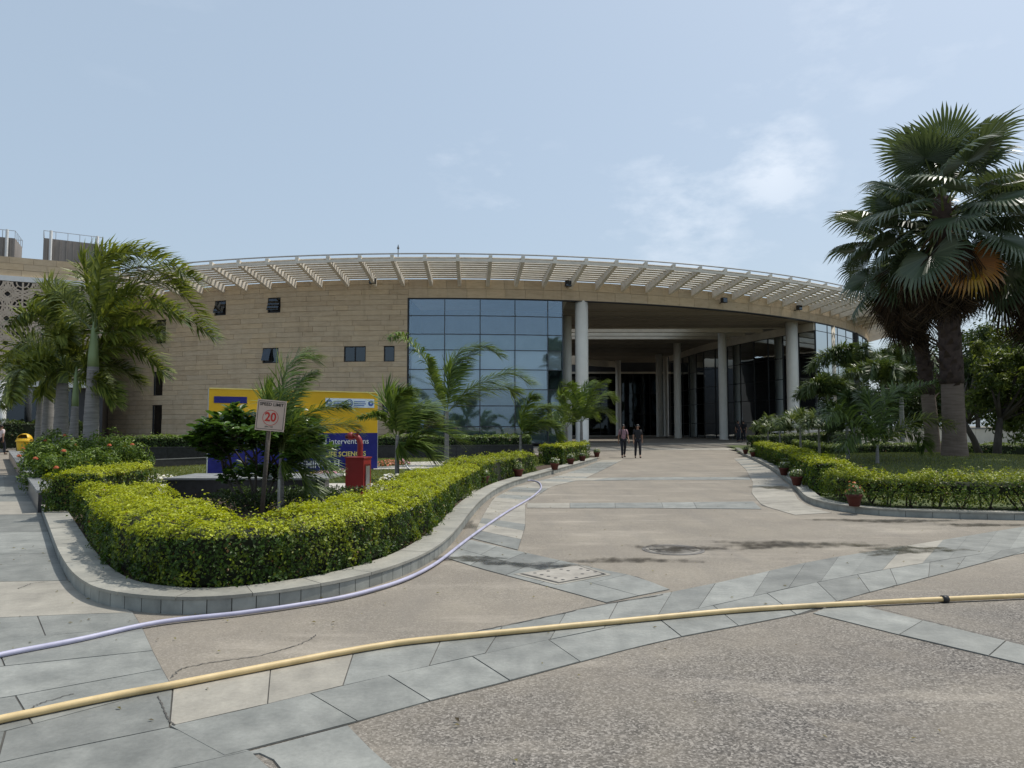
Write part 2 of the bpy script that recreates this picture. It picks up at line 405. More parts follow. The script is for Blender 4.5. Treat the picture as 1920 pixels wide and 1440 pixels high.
# --- stone slabs, each a piece of its own, laid in strips traced between two joint lines
def resample(pts, n):
    pts = [Vector(p) for p in pts]; L = [0]
    for a, b in zip(pts, pts[1:]): L.append(L[-1] + (b - a).length)
    out = []
    for k in range(n):
        t = L[-1] * k / (n - 1); i = 0
        while i < len(L) - 2 and L[i + 1] < t: i += 1
        w = (t - L[i]) / max(1e-9, L[i + 1] - L[i]); out.append(pts[i].lerp(pts[i + 1], w))
    return out
def plen(pts): return sum((Vector(b) - Vector(a)).length for a, b in zip(pts, pts[1:]))
def at_t(pts, t):
    n = len(pts) - 1; q = min(n - 1e-6, max(0, t * n)); i = int(q); return pts[i].lerp(pts[i + 1], q - i)
SLABS = []
def strip(A, B, length, mats, jit=.25, top=.008, ground=True, pale=0.0, gap=.006, bed=True):
    A = [G(*p) for p in A] if ground else [Vector(p) for p in A]
    B = [G(*p) for p in B] if ground else [Vector(p) for p in B]
    N = 60; A = resample(A, N + 1); B = resample(B, N + 1)
    L = (plen(A) + plen(B)) / 2; cuts = [0.0]
    while cuts[-1] * L < L - length * .6: cuts.append(cuts[-1] + length * random.uniform(1 - jit, 1 + jit) / L)
    cuts[-1] = 1.0
    if len(cuts) < 2: cuts = [0.0, 1.0]
    for a, b in zip(cuts, cuts[1:]):
        k = max(1, int((b - a) * N / 6))
        p = [at_t(A, a + (b - a) * i / k) for i in range(k + 1)]; q = [at_t(B, a + (b - a) * i / k) for i in range(k + 1)]
        poly = p + q[::-1]
        c = sum(poly, Vector()) / len(poly)
        ar = sum(poly[i].x * poly[(i + 1) % len(poly)].y - poly[(i + 1) % len(poly)].x * poly[i].y for i in range(len(poly)))
        if ar < 0: poly.reverse()
        sh = []
        for v in poly:
            d = c - v; sh.append(v + d.normalized() * min(gap, d.length * .1))
        lift = random.uniform(-.0012, .0016)
        mb = MB(); n = len(sh)
        vs = [(v.x, v.y, gz(v.y) - .02) for v in sh] + [(v.x, v.y, gz(v.y) + top + lift) for v in sh]
        mb.add(vs, [tuple(range(n, 2 * n))] + [(i, (i + 1) % n, n + (i + 1) % n, n + i) for i in range(n)])
        mat = M['slab_pale'] if random.random() < pale else mats
        o = mb.build('slab', mat, drive); SLABS.append(o)
    if bed:
        mb = MB()
        for i in range(N):
            mb.add([(A[i].x, A[i].y, gz(A[i].y) + .003), (A[i + 1].x, A[i + 1].y, gz(A[i + 1].y) + .003), (B[i + 1].x, B[i + 1].y, gz(B[i + 1].y) + .003), (B[i].x, B[i].y, gz(B[i].y) + .003)], [(0, 1, 2, 3)])
        mb.build('joint_bed', M['bed'], drive)
SL = M['slab']
# band running right across the forecourt, two rows of slabs
up = [(325, 1286), (450, 1257), (560, 1238), (700, 1222), (813, 1197), (913, 1182), (1027, 1157), (1140, 1133), (1260, 1111)]
up2 = [(1260, 1111), (1287, 1107), (1537, 1050), (1745, 1017), (1895, 992), (2300, 930)]
mid = [(318, 1364), (480, 1328), (530, 1315), (703, 1273), (853, 1240), (982, 1211), (1110, 1185), (1232, 1159)]
mid2 = [(1232, 1159), (1370, 1130), (1495, 1100), (1640, 1072), (1824, 1042), (2300, 965)]
lo = [(420, 1420), (652, 1360), (770, 1325), (930, 1285), (1060, 1250), (1176, 1219), (1278, 1195)]
lo2 = [(1278, 1195), (1400, 1172), (1524, 1148), (1578, 1125), (1745, 1082), (1920, 1036), (2300, 960 + 28)]
strip(up, mid, .62, SL, pale=.12); strip(up2, mid2, .75, SL, pale=.04)
strip(mid, lo, .62, SL, pale=.03); strip(mid2, lo2, .75, SL)
# branch to the right, one row
strip([(1578, 1127), (1760, 1172), (1920, 1212), (2300, 1310)], [(1524, 1151), (1700, 1195), (1920, 1247), (2300, 1340)], .62, SL, pale=.1)
# band with the drain, going up to the left kerb
strip([(881, 1013), (971, 1034), (1092, 1061), (1196, 1082), (1256, 1106)], [(857, 1029), (936, 1051), (1046, 1077), (1150, 1105), (1197, 1118)], .55, SL)
strip([(857, 1029), (936, 1051), (1046, 1077), (1150, 1105), (1197, 1118)], [(833, 1046), (901, 1067), (999, 1093), (1098, 1120), (1137, 1131)], .6, SL)
# band along the left kerb and the cross bands of the drive
strip([(971, 1032), (985, 989), (985, 944), (1033, 913), (1098, 897), (1145, 874), (1168, 862)],
      [(885, 1010), (905, 968), (925, 935), (965, 914), (1045, 893), (1095, 877), (1128, 863)], .7, SL, pale=.45)
strip([(988, 944), (1200, 943), (1413, 941)], [(988, 953), (1200, 953), (1428, 955)], .8, SL, pale=.3)
strip([(1062, 902), (1240, 900), (1408, 900)], [(1100, 896.5), (1240, 895), (1404, 895)], .9, SL, pale=.3)
strip([(1376, 860), (1398, 880), (1412, 905), (1409, 925), (1428, 948), (1490, 966)], [(1404, 858), (1446, 882), (1484, 915), (1497, 938), (1522, 953), (1560, 962)], .7, SL, pale=.5)
# the slab walk on the left: rows between traced joint lines
rows = [[(-420, 892), (62, 892)], [(-420, 905), (64, 905)], [(-420, 921), (67, 921)], [(-420, 942), (72, 941)], [(-420, 970), (77, 965)], [(-420, 1003), (90, 998)], [(-420, 1045), (104, 1038)], [(-420, 1098), (126, 1090)],
        [(-420, 1178), (170, 1152), (250, 1150)], [(-420, 1232), (110, 1192), (266, 1176)], [(-420, 1296), (0, 1252), (287, 1222)], [(-420, 1372), (0, 1312), (305, 1256)],
        [(-420, 1470), (0, 1376), (324, 1290)], [(-420, 1545), (0, 1432), (167, 1397), (318, 1366)], [(-420, 1660), (0, 1520), (200, 1472), (470, 1410)], [(-420, 1800), (0, 1640), (300, 1560), (560, 1490)]]
for a, b in zip(rows, rows[1:]): strip(a, b, .9, SL, jit=.4, pale=.07)
# slabs running away from the camera at the bottom left of the forecourt
strip([(652, 1362), (700, 1410), (780, 1480), (900, 1600)], [(428, 1422), (500, 1412), (560, 1490), (640, 1600)], .62, SL)
# far part of the drive under the porch
for yy0, yy1 in ((44, 46), (50, 52)):
    strip([(4, yy0, 0), (17, yy0, 0)], [(4, yy1, 0), (17, yy1, 0)], 1.6, M['slab_pale'], ground=False, bed=False)

# --- left kerb: face tiles and coping stones round the hedge bed
K1 = [(78, 962), (95, 1010), (112, 1060), (135, 1100), (165, 1125), (200, 1138), (260, 1148), (340, 1153), (420, 1150), (500, 1141), (580, 1128), (650, 1114), (720, 1094), (780, 1070), (825, 1043), (858, 1008), (882, 972), (905, 945), (940, 920), (985, 904), (1040, 888), (1085, 875), (1120, 864)]
K1 = [G(*p) for p in K1]
K2 = [G(*p) for p in [(1378, 848), (1412, 862), (1450, 882), (1482, 908), (1500, 928), (1514, 944), (1560, 957), (1640, 967), (1760, 972), (1920, 976), (2150, 978), (2500, 975)]]
def smooth(pts, it=2):
    for _ in range(it):
        q = [pts[0]]
        for a, b in zip(pts, pts[1:]): q += [a.lerp(b, .25), a.lerp(b, .75)]
        q.append(pts[-1]); pts = q
    return pts
def offset(pts, d):                       # + is to the left of travel
    out = []
    for i, p in enumerate(pts):
        t = (pts[min(i + 1, len(pts) - 1)] - pts[max(i - 1, 0)]); n = Vector((-t.y, t.x, 0)).normalized(); out.append(p + n * d)
    return out
def kerb(name, path, width, h, side, tile, cop):
    k = bpy.data.objects.new(name, None); COL.objects.link(k); tag(k, kind='structure')
    p = smooth(path); L = plen(p)
    n = int(L / tile); P = resample(p, n * 3 + 1)
    Q = offset(P, .045 * side)
    for i in range(n):
        a = [P[i * 3 + j] for j in range(4)]; b = [Q[i * 3 + j] for j in range(4)]
        t = (a[-1] - a[0]).normalized() * .004; a[0] = a[0] + t; b[0] = b[0] + t; a[-1] = a[-1] - t; b[-1] = b[-1] - t
        mb = MB(); poly = a + b[::-1]
        if side < 0: poly.reverse()
        zz = gz(a[0].y); mb.prism([(q.x, q.y) for q in poly], zz - .05, zz + h - .03 + random.uniform(-.001, .001))
        mb.build('kerb_tile', M['kerbface'], k)
    # mortar behind the tiles
    Bk = offset(P, .10 * side); mb = MB()
    for i in range(len(P) - 1):
        q = [offset(P, .02 * side)[i], offset(P, .02 * side)[i + 1], Bk[i + 1], Bk[i]] if False else None
    I1 = offset(P, .018 * side); I2 = offset(P, width * side * .9)
    for i in range(len(P) - 1):
        z = gz(P[i].y) + h - .034
        mb.add([(I1[i].x, I1[i].y, -.02), (I1[i + 1].x, I1[i + 1].y, -.02), (I1[i + 1].x, I1[i + 1].y, z), (I1[i].x, I1[i].y, z), (I2[i].x, I2[i].y, z), (I2[i + 1].x, I2[i + 1].y, z)], [(0, 1, 2, 3), (3, 2, 5, 4)])
    mb.build('mortar', M['bed'], k)
    n = max(1, int(L / cop)); P = resample(p, n * 4 + 1); O = offset(P, -.012 * side); I = offset(P, width * side)
    for i in range(n):
        a = [O[i * 4 + j] for j in range(5)]; b = [I[i * 4 + j] for j in range(5)]
        t = (a[-1] - a[0]).normalized() * .003; a[0] = a[0] + t; b[0] = b[0] + t; a[-1] = a[-1] - t; b[-1] = b[-1] - t
        poly = a + b[::-1]
        if side < 0: poly.reverse()
        z = gz(a[0].y) + h; mb = MB(); mb.prism([(q.x, q.y) for q in poly], z - .028, z + random.uniform(-.0015, .0015))
        mb.build('coping_stone', M['kerbstone'], k)
    return k
kerb('kerb_left', K1, .33, .15, 1, .2, .62)
kerb('kerb_right', K2, .26, .13, 1, .42, .9)

# --- planting bed and lawn behind the left kerb
def region(name, mat, poly, z, kind='structure', div=None, zf=None):
    mb = MB()
    if div is None:
        mb.add([(p[0], p[1], gz(p[1]) + z) for p in poly], [tuple(range(len(poly)))])
        o = mb.build(name, mat)
    else:
        import mathutils
        xs = [p[0] for p in poly]; ys = [p[1] for p in poly]
        def inside(x, y):
            c = False; j = len(poly) - 1
            for i in range(len(poly)):
                a, b = poly[i], poly[j]
                if (a[1] > y) != (b[1] > y) and x < (b[0] - a[0]) * (y - a[1]) / (b[1] - a[1]) + a[0]: c = not c
                j = i
            return c
        idx = {}
        def vid(i, j):
            if (i, j) not in idx:
                x, y = min(xs) + i * div, min(ys) + j * div
                idx[(i, j)] = len(mb.v); mb.v.append((x, y, gz(y) + z + (zf(x, y) if zf else 0)))
            return idx[(i, j)]
        for i in range(int((max(xs) - min(xs)) / div) + 1):
            for j in range(int((max(ys) - min(ys)) / div) + 1):
                if inside(min(xs) + (i + .5) * div, min(ys) + (j + .5) * div):
                    mb.f.append((vid(i, j), vid(i + 1, j), vid(i + 1, j + 1), vid(i, j + 1))); mb.m.append(0)
        o = mb.build(name, mat, smooth=True)
    tag(o, kind=kind); return o
inner = [(p.x, p.y) for p in offset(smooth(K1, 1), .2)]
bedpoly = inner + [(4.4, 36), (3.5, 37.5), (-25.6, 37.5), (-24.25, 35.4), (-8.5, 13.55)]
region('planting_bed', M['soil'], bedpoly, .115)
# lawn with blades
def grass(name, label, polyfn, n, zf, hgt=.05, col=((.10, .15, .03), (.20, .22, .06)), parent=None):
    P = polyfn(n); z = np.array([zf(a, b) for a, b in P])
    N = RNG.normal(size=(len(P), 3)); N[:, 2] *= .25
    T = np.stack([RNG.normal(0, .45, len(P)), RNG.normal(0, .45, len(P)), np.ones(len(P))], 1)
    s = hgt * RNG.uniform(.6, 1.3, len(P))
    me = leaf_mesh(name, np.column_stack([P[:, 0], P[:, 1], z + s * .3]), N, s, colvar(len(P), *col), M['leaf'], .22, .02, T)
    o = link(name, me); tag(o, label, 'grass', kind='stuff'); return o
LAWN_L = [(-19.5, 30.6), (-18.2, 28.4), (-12.2, 20.2), (-9.2, 18.2), (-6.4, 17.6), (-2.4, 20), (.5, 25.3), (2, 30), (1.3, 34.6), (-16, 30.3)]
region('lawn', M['lawn'], LAWN_L, .125)
def in_poly(poly):
    xs = [p[0] for p in poly]; ys = [p[1] for p in poly]
    def f(n):
        out = []
        A = np.array(poly); 
        while len(out) < n:
            X = RNG.uniform(min(xs), max(xs), 4 * n); Y = RNG.uniform(min(ys), max(ys), 4 * n); c = np.zeros(len(X), bool); j = len(poly) - 1
            for i in range(len(poly)):
                a, b = poly[i], poly[j]
                if a[1] != b[1]:
                    c ^= ((a[1] > Y) != (b[1] > Y)) & (X < (b[0] - a[0]) * (Y - a[1]) / (b[1] - a[1]) + a[0])
                j = i
            out += list(zip(X[c], Y[c]))
        return np.array(out[:n])
    return f
grass('grass', 'short mown grass of the lawn in front of the banner', in_poly(LAWN_L), 60000, lambda x, y: .125 + gz(y), .07, ((.13, .18, .035), (.27, .27, .09)))
# pale paved paths across the lawn, made of slabs
pth = bpy.data.objects.new('path', None); COL.objects.link(pth); tag(pth, kind='structure')
def path_strip(a, b, n, zt=.16):
    for i in range(n):
        p0, p1 = a[0].lerp(a[1], i / n), a[0].lerp(a[1], (i + 1) / n); q0, q1 = b[0].lerp(b[1], i / n), b[0].lerp(b[1], (i + 1) / n)
        c = (p0 + p1 + q0 + q1) / 4; poly = [v.lerp(c, .006) for v in (p0, p1, q1, q0)]
        MB().prism([(v.x, v.y) for v in poly], .1, zt + random.uniform(0, .003)).build('paving_slab', M['path'], pth)
path_strip((G(235, 908, .16), G(905, 905, .16)), (G(180, 925, .16), G(880, 932, .16)), 11, .16)
path_strip((G(700, 868, .16), G(940, 862, .16)), (G(700, 880, .16), G(920, 876, .16)), 4, .162)
# ================================================================ the round building
CX, CY, RB, RO = -5.3, 93.0, 46.2, 49.8
ZB = .38
bld = thing('round_building', 'curved sandstone building with louvred roof canopy and glazed porch', 'building', (CX, CY, ZB))
def P2(r, ph): return (CX + r * math.sin(ph), CY - r * math.cos(ph))
def phi_px(x, r=RB):                      # angle on the ring where the sight line of column x meets it first
    u = (x - 960) / F_PX; u /= math.cos(PITCH)
    a = u * u + 1; b = -2 * (u * CX + CY); c = CX * CX + CY * CY - r * r
    Y = (-b - math.sqrt(max(0, b * b - 4 * a * c))) / (2 * a)
    return math.atan2(u * Y - CX, CY - Y), Y
def z_px(y, Y): return at(960, y, Y).z
def arcbox(mb, r0, r1, p0, p1, z0, z1, n=1, m=0):
    vs = []
    for i in range(n + 1):
        p = p0 + (p1 - p0) * i / n
        for r, z in ((r1, z0), (r0, z0), (r0, z1), (r1, z1)):   # r1 outer
            x, y = P2(r, p); vs.append((x, y, z))
    fs = [(0, 1, 2, 3), (4 * n + 3, 4 * n + 2, 4 * n + 1, 4 * n)]
    for i in range(n):
        a, b = 4 * i, 4 * i + 4
        fs += [(a, a + 3, b + 3, b), (a + 3, a + 2, b + 2, b + 3), (a + 2, a + 1, b + 1, b + 2), (a + 1, a, b, b + 1)]
    return mb.add(vs, fs, m)
GL0, _ = phi_px(765); GL1, _ = phi_px(1056); PO1, _ = phi_px(1534)
Z_SOF, Z_FOOT, Z_TOP = 10.0, 10.75, 11.25
PHI_L = R_(-78)
# stone wall with recessed windows
wall = arcbox(MB(), RB - .4, RB - .16, PHI_L, GL0 + .003, 0, Z_TOP, 60).build('wall', M['mortar'], bld)
def winrect(x0, x1, y0, y1):
    pa, Ya = phi_px(x0); pb, Yb = phi_px(x1); Y = (Ya + Yb) / 2
    return [pa, pb, z_px(y1, Y), z_px(y0, Y)]
WINS = [(399, 420, 567, 592, 1), (499, 523, 561, 586, 1), (491, 521, 655, 678, 2), (644, 685, 651, 676, 3), (719, 739, 651, 676, 0), (717, 728, 755, 778, 0),
        (286, 305, 762, 821, 0), (287, 305, 700, 741, 0), (290, 308, 602, 645, 0), (178, 187, 765, 820, 0), (560, 582, 755, 778, 1)]
CH = .34
zs = [ZB + .0 + CH * k for k in range(int((Z_TOP - ZB) / CH) + 1)] + [Z_TOP]
wr = []
for (x0, x1, y0, y1, ty) in WINS:
    w = winrect(x0, x1, y0, y1)
    k0 = min(range(len(zs)), key=lambda i: abs(zs[i] - w[2])); k1 = max(k0 + 1, min(range(len(zs)), key=lambda i: abs(zs[i] - w[3])))
    wr.append((w[0], w[1], k0, k1, ty))
panels = []
for k in range(len(zs) - 1):
    cuts = sorted([(w[0], w[1]) for w in wr if w[2] <= k < w[3]]); a = PHI_L; iv = []
    for c in cuts: iv.append((a, c[0])); a = c[1]
    iv.append((a, GL0))
    for a, b in iv:
        p = a
        while p < b - 1e-5:
            q = p + random.choice((1.0, 1.5, 1.9, 2.3)) * random.uniform(.97, 1.03) / RB
            if b - q < .3 / RB: q = b
            panels.append((p, q, zs[k], zs[k + 1])); p = q
# the band of stone over the glass and the porch
for zb, zt in ((Z_SOF, Z_SOF + .62), (Z_SOF + .62, Z_TOP)):
    p = GL0
    while p < R_(80):
        q = p + 1.25 * random.uniform(.95, 1.05) / RB; panels.append((p, q, zb, zt)); p = q
def parea(t):
    a, b = P2(RB, t[0]), P2(RB, t[1])
    if a[1] > CY or abs(t[0]) > R_(62): return 0
    (x0, y0), (x1, y1) = proj((*a, t[2])), proj((*b, t[3])); return abs(x1 - x0) * abs(y1 - y0) if -20 < x0 < 1940 else 0
panels.sort(key=parea, reverse=True)
g = .007
for i, (a, b, z0, z1) in enumerate(panels[:300]):
    d = random.uniform(-.012, .014)
    arcbox(MB(), RB - .16, RB + d, a + g / RB, b - g / RB, z0 + g, z1 - g).build('stone_panel', M['sandstone'], wall)
mb = MB(); tone = []
for (a, b, z0, z1) in panels[300:]:
    n0 = len(mb.v); arcbox(mb, RB - .16, RB + random.uniform(-.012, .014), a + g / RB, b - g / RB, z0 + g, z1 - g); tone += [random.random()] * (len(mb.v) - n0)
o = mb.build('stone_panels', M['sandstone'], wall); tag(o, kind='stuff')
a_ = o.data.attributes.new('tone', 'FLOAT', 'POINT'); a_.data.foreach_set('value', tone)
arcbox(MB(), RB - .4, RB - .16, GL0 + .004, R_(80), Z_SOF, Z_TOP, 60).build('fascia_beam', M['mortar'], bld)
arcbox(MB(), RB - .36, RB - .012, GL0 - .0004, R_(80), Z_SOF - .05, Z_SOF, 60).build('fascia_drip', M['darkframe'], bld)
# windows: a dark frame, one or two panes, some hung open as awnings
for i, (pa, pb, k0, k1, ty) in enumerate(wr):
    z0, z1 = zs[k0], zs[k1]; w = bpy.data.objects.new('window', None); COL.objects.link(w); w.parent = bld
    fr = MB(); t = .06
    for (a, b, c, d) in ((pa, pb, z0, z0 + t), (pa, pb, z1 - t, z1), (pa, pa + t / RB, z0 + t, z1 - t), (pb - t / RB, pb, z0 + t, z1 - t)): arcbox(fr, RB - .155, RB - .07, a, b, c, d)
    pmid = pa + (pb - pa) * (.55 if ty == 2 else .5)
    if ty in (2, 3): arcbox(fr, RB - .155, RB - .07, pmid - .03 / RB, pmid + .03 / RB, z0 + t, z1 - t)
    fr.build('frame', M['darkframe'], w, off=(CX, CY, ZB))
    segs = [(pa, pb)] if ty in (0, 1) else [(pa, pmid), (pmid, pb)]
    for j, (a, b) in enumerate(segs):
        mb = MB()
        if ty == 1 or (ty == 2 and j == 0):        # awning pane pushed out at the bottom
            A0, A1 = P2(RB - .06, a + .05 / RB), P2(RB - .06, b - .05 / RB); B0, B1 = P2(RB + .24, a + .05 / RB), P2(RB + .24, b - .05 / RB); zb_ = z0 + .16
            e = .03
            mb.add([(*B0, zb_), (*B1, zb_), (*A1, z1 - .07), (*A0, z1 - .07), (*B0, zb_ + e), (*B1, zb_ + e), (*A1, z1 - .07 + e), (*A0, z1 - .07 + e)],
                   [(3, 2, 1, 0), (4, 5, 6, 7), (0, 1, 5, 4), (1, 2, 6, 5), (2, 3, 7, 6), (3, 0, 4, 7)])
        else: arcbox(mb, RB - .13, RB - .115, a + .05 / RB, b - .05 / RB, z0 + .05, z1 - .05)
        mb.build('pane', M['glass_win'], w, off=(CX, CY, ZB))
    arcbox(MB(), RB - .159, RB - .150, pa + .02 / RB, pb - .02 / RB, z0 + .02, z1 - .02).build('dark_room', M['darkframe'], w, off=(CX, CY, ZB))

# --- louvre canopy: fins on the ring, slats between them
can = bpy.data.objects.new('canopy', None); COL.objects.link(can); can.parent = bld
DF = R_(2.3); fr_ = MB()
prof = [(RB - .02, Z_FOOT), (RO, 11.66), (RO + .02, 12.0), (RO - .55, 11.86), (RB - .02, 11.36)]
n = len(prof); th = .11
fr_.add([(th, -r, z) for r, z in prof] + [(-th, -r, z) for r, z in prof],
        [tuple(range(n - 1, -1, -1)), tuple(range(n, 2 * n))] + [(i, (i + 1) % n, n + (i + 1) % n, n + i) for i in range(n)])
fin_me = fr_.mesh('fin', M['fin'], off=(0, 0, ZB))
slat_me = []
for k in range(10):
    t = (k + .45) / 10; r = RB + (RO - RB) * t; z = 11.30 + (11.88 - 11.30) * t; w = 2 * r * math.sin(DF / 2) / 2 - .07
    m_ = MB(); ca = R_(24); hw, hh = .08, .024
    pr = [(-hw, -hh), (hw, -hh), (hw, hh), (-hw, hh)]
    pr = [(a * math.cos(ca) - b * math.sin(ca), a * math.sin(ca) + b * math.cos(ca)) for a, b in pr]
    rr = r * math.cos(DF / 2)
    m_.add([(-w, -(rr + a), z + b) for a, b in pr] + [(w, -(rr + a), z + b) for a, b in pr], [(0, 1, 2, 3), (7, 6, 5, 4), (0, 4, 5, 1), (1, 5, 6, 2), (2, 6, 7, 3), (3, 7, 4, 0)])
    slat_me.append(m_.mesh('slat', M['fin'], off=(0, 0, ZB)))
rest = MB(); nsl = 0
FINS = [k for k in range(-26, 33)]
order = sorted(FINS[:-1], key=lambda k: abs(k - 2))
near = set(order[:30])
for k in FINS:
    link('fin', fin_me, can, rot=(0, 0, k * DF))
    if k == FINS[-1]: continue
    for j, me in enumerate(slat_me):
        if k in near: link('slat', me, can, rot=(0, 0, (k + .5) * DF))
        else:
            a = (k + .5) * DF; ca, sa = math.cos(a), math.sin(a)
            vs = [(CX + v.co.x * ca - v.co.y * sa, CY + v.co.x * sa + v.co.y * ca, v.co.z + ZB) for v in me.vertices]
            rest.add(vs, [tuple(p.vertices) for p in me.polygons])
tag(rest.build('slats', M['fin'], can, off=(CX, CY, ZB)), kind='stuff')
M['railgrey'] = pm('rail_grey', (.38, .38, .37), (.30, .30, .29), 3, .5)
PA, PB = FINS[0] * DF, FINS[-1] * DF
arcbox(MB(), RO - .06, RO + .04, PA, PB, 11.60, 11.76, 90).build('edge_beam', M['fin'], can, off=(CX, CY, ZB))
rl = [Vector((*P2(RO - .02, PA + (PB - PA) * i / 120), 12.07)) for i in range(121)]
MB().tube(rl, .045, 6).build('rail', M['railgrey'], can, off=(CX, CY, ZB))
rl = [Vector((*P2(RB + 1.4, PA + (PB - PA) * i / 120), 11.62)) for i in range(121)]
MB().tube(rl, .04, 5).build('tie_rod', M['fin'], can, off=(CX, CY, ZB))

# --- curtain wall left of the porch: panes, mullions, rooms behind
def curtain(px_cols, z_rows, name, rooms=True, blinds=(), glass='glass_blue', r=RB - .10):
    cw = bpy.data.objects.new(name, None); COL.objects.link(cw); cw.parent = bld
    ph = [phi_px(x)[0] if x > 5 else x for x in px_cols]
    for i in range(len(ph) - 1):
        for j in range(len(z_rows) - 1):
            arcbox(MB(), r - .02, r, ph[i] + .03 / RB, ph[i + 1] - .03 / RB, z_rows[j] + .03, z_rows[j + 1] - .03).build('pane', M[glass], cw, off=(CX, CY, ZB))
    for p in ph: arcbox(MB(), r - .10, r + .03, p - .028 / RB, p + .028 / RB, z_rows[0], z_rows[-1]).build('mullion', M['mullion'], cw, off=(CX, CY, ZB))
    for z in z_rows:
        for i in range(len(ph) - 1):
            arcbox(MB(), r - .08, r + .018, ph[i] + .03 / RB, ph[i + 1] - .03 / RB, z - .026, z + .026).build('transom', M['mullion'], cw, off=(CX, CY, ZB))
    for (i, j) in blinds:
        arcbox(MB(), r - .24, r - .22, ph[i] + .05 / RB, ph[i + 1] - .05 / RB, z_rows[j] + .02, z_rows[j + 1] + .03).build('blind', M['blind'], cw, off=(CX, CY, ZB))
    return cw, ph
BACK = []
ZR = [ZB + .1, 1.57, 2.92, 4.0, 5.3, 6.58, 7.62, 8.84, Z_SOF - .05]
bl = [(i, j) for i in range(4) for j in (3, 4)] + [(4, 4)]
cw, ph = curtain([765, 833, 900, 966, 1028, 1056], ZR, 'curtain_wall', blinds=bl)
for i in range(5):                         # opaque spandrels and lower panels painted like mirrored trees, behind the glass
    for j, mt in ((5, 'spandrel'), (2, 'tree_tint'), (1, 'tree_tint'), (0, 'tree_tint')):
        arcbox(MB(), RB - .26, RB - .24, ph[i] + .05 / RB, ph[i + 1] - .05 / RB, ZR[j] + .04, ZR[j + 1] - .04).build('backing_panel', M[mt], cw, off=(CX, CY, ZB))
for z0, z1 in ((3.55, 4.02), (6.6, 7.6)):
    arcbox(MB(), RB - 5, RB - .35, GL0, GL1, z0, z1, 6).build('floor_slab', M['spandrel'], cw, off=(CX, CY, ZB))
mb = MB(); arcbox(mb, RB - 5.2, RB - 5, GL0, GL1, 0, Z_SOF, 6).build('back_wall', M['interior_mid'], cw, off=(CX, CY, ZB))
for p in (GL0, GL1):                       # side returns
    a, b = P2(RB - .12, p), P2(RB - 8, p)
    MB().add([(*a, ZB), (*b, ZB), (*b, Z_SOF), (*a, Z_SOF)], [(0, 1, 2, 3)]).build('side_return', M['glass_blue'] if p == GL1 else M['interior'], cw, off=(CX, CY, ZB))
arcbox(MB(), RB - .42, RB + .02, GL0 - .07 / RB, GL0 - .003 / RB, ZB, Z_SOF).build('jamb', M['darkframe'], cw, off=(CX, CY, ZB))

# --- porch: soffit planks, downstand beams, columns
def circ_x(y, r=RB - .3):                  # x of the ring front at depth y, right-hand side
    q = r * r - (CY - y) ** 2
    return CX + math.sqrt(q) if q > 0 else None
sof = bpy.data.objects.new('soffit', None); COL.objects.link(sof); sof.parent = bld
# the right glass line
GW = [Vector((*P2(RB - .15, PO1), 0)), Vector((22.1, 65.5, 0)), Vector((19.9, 74.5, 0)), Vector((19.0, 86, 0))]
def gw_x(y):
    if y <= GW[0].y: return GW[0].x
    for a, b in zip(GW, GW[1:]):
        if y <= b.y: return a.x + (b.x - a.x) * (y - a.y) / (b.y - a.y)
    return GW[-1].x
y = 47.9; pw = .95
while y < 94.5:
    y1 = y + pw - .09
    if not (61.6 < y < 69.4):
        xr0 = min(gw_x(y), circ_x(y) if y < 58 else 99); xr1 = min(gw_x(y1), circ_x(y1) if y1 < 58 else 99)
        xl = 3.7 if y < 85.5 else 9.0
        if xr0 - xl > .3:
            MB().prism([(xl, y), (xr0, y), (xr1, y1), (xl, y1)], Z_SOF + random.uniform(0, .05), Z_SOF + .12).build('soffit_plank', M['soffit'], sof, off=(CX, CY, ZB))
    y += pw
for yb in (61.7, 64.2, 66.8, 69.3):        # open bay of the roof with its beams
    MB().bbox(3.7, gw_x(yb) - .1, yb - .22, yb + .22, Z_SOF - .02, Z_SOF + .75).build('roof_beam', M['cream'], sof, off=(CX, CY, ZB))
# roof deck over it all, open over that bay
dk = MB()
for (y0, y1, x0, x1) in ((61.9, 69.1, -22, 3.6), (61.9, 69.1, 15.5, 34), (85.6, 96.2, 9, 34)): dk.bbox(x0, x1, y0, y1, Z_TOP - .15, Z_TOP)  # last deck added to keep the court front dark, open left for sun
pts = [P2(RB - .42, R_(a)) for a in range(-62, 63, 4)]
front = [p for p in pts if p[1] < 61.8]
dk.prism(front + [(front[-1][0], 61.8), (front[0][0], 61.8)], Z_TOP - .15, Z_TOP)
dk.bbox(-30, 34, 69.2, 85.5, Z_TOP - .15, Z_TOP)
dk.build('roof_deck', M['cream'], bld)
MB().bbox(3.35, 3.7, 47.85, 86, Z_SOF, Z_TOP - .16).build('porch_beam', M['cream'], bld)
mb = MB()
for a, b in zip(GW, GW[1:]):
    d = (b - a); nrm = Vector((d.y, -d.x, 0)).normalized() * -.15
    mb.prism([(p.x, p.y) for p in (a, b, b + nrm, a + nrm)][::-1], 9.35, Z_SOF - .002)
mb.build('edge_fascia', M['cream'], bld)
def column(x, y, r, zt):
    mb = MB(); z0 = gz(y) - .05
    mb.lathe([(r + .05, z0), (r + .05, z0 + .12), (r, z0 + .13), (r, zt * .5), (r, zt - .02)], (x, y, 0), 24)
    o = mb.build('column', M['column'], bld, smooth=False)
    o.data.polygons.foreach_set('use_smooth', [True] * len(o.data.polygons)); return o
for px, Y, r in ((1091, 48.35, .44), (1486, 58.3, .47), (1355, 65, .37), (1270, 73, .37), (1236, 84, .39), (1063, 55, .37), (1159, 92, .35), (1248, 88, .3)):
    column(at(px, 700, Y).x, Y, r, Z_SOF + .05)
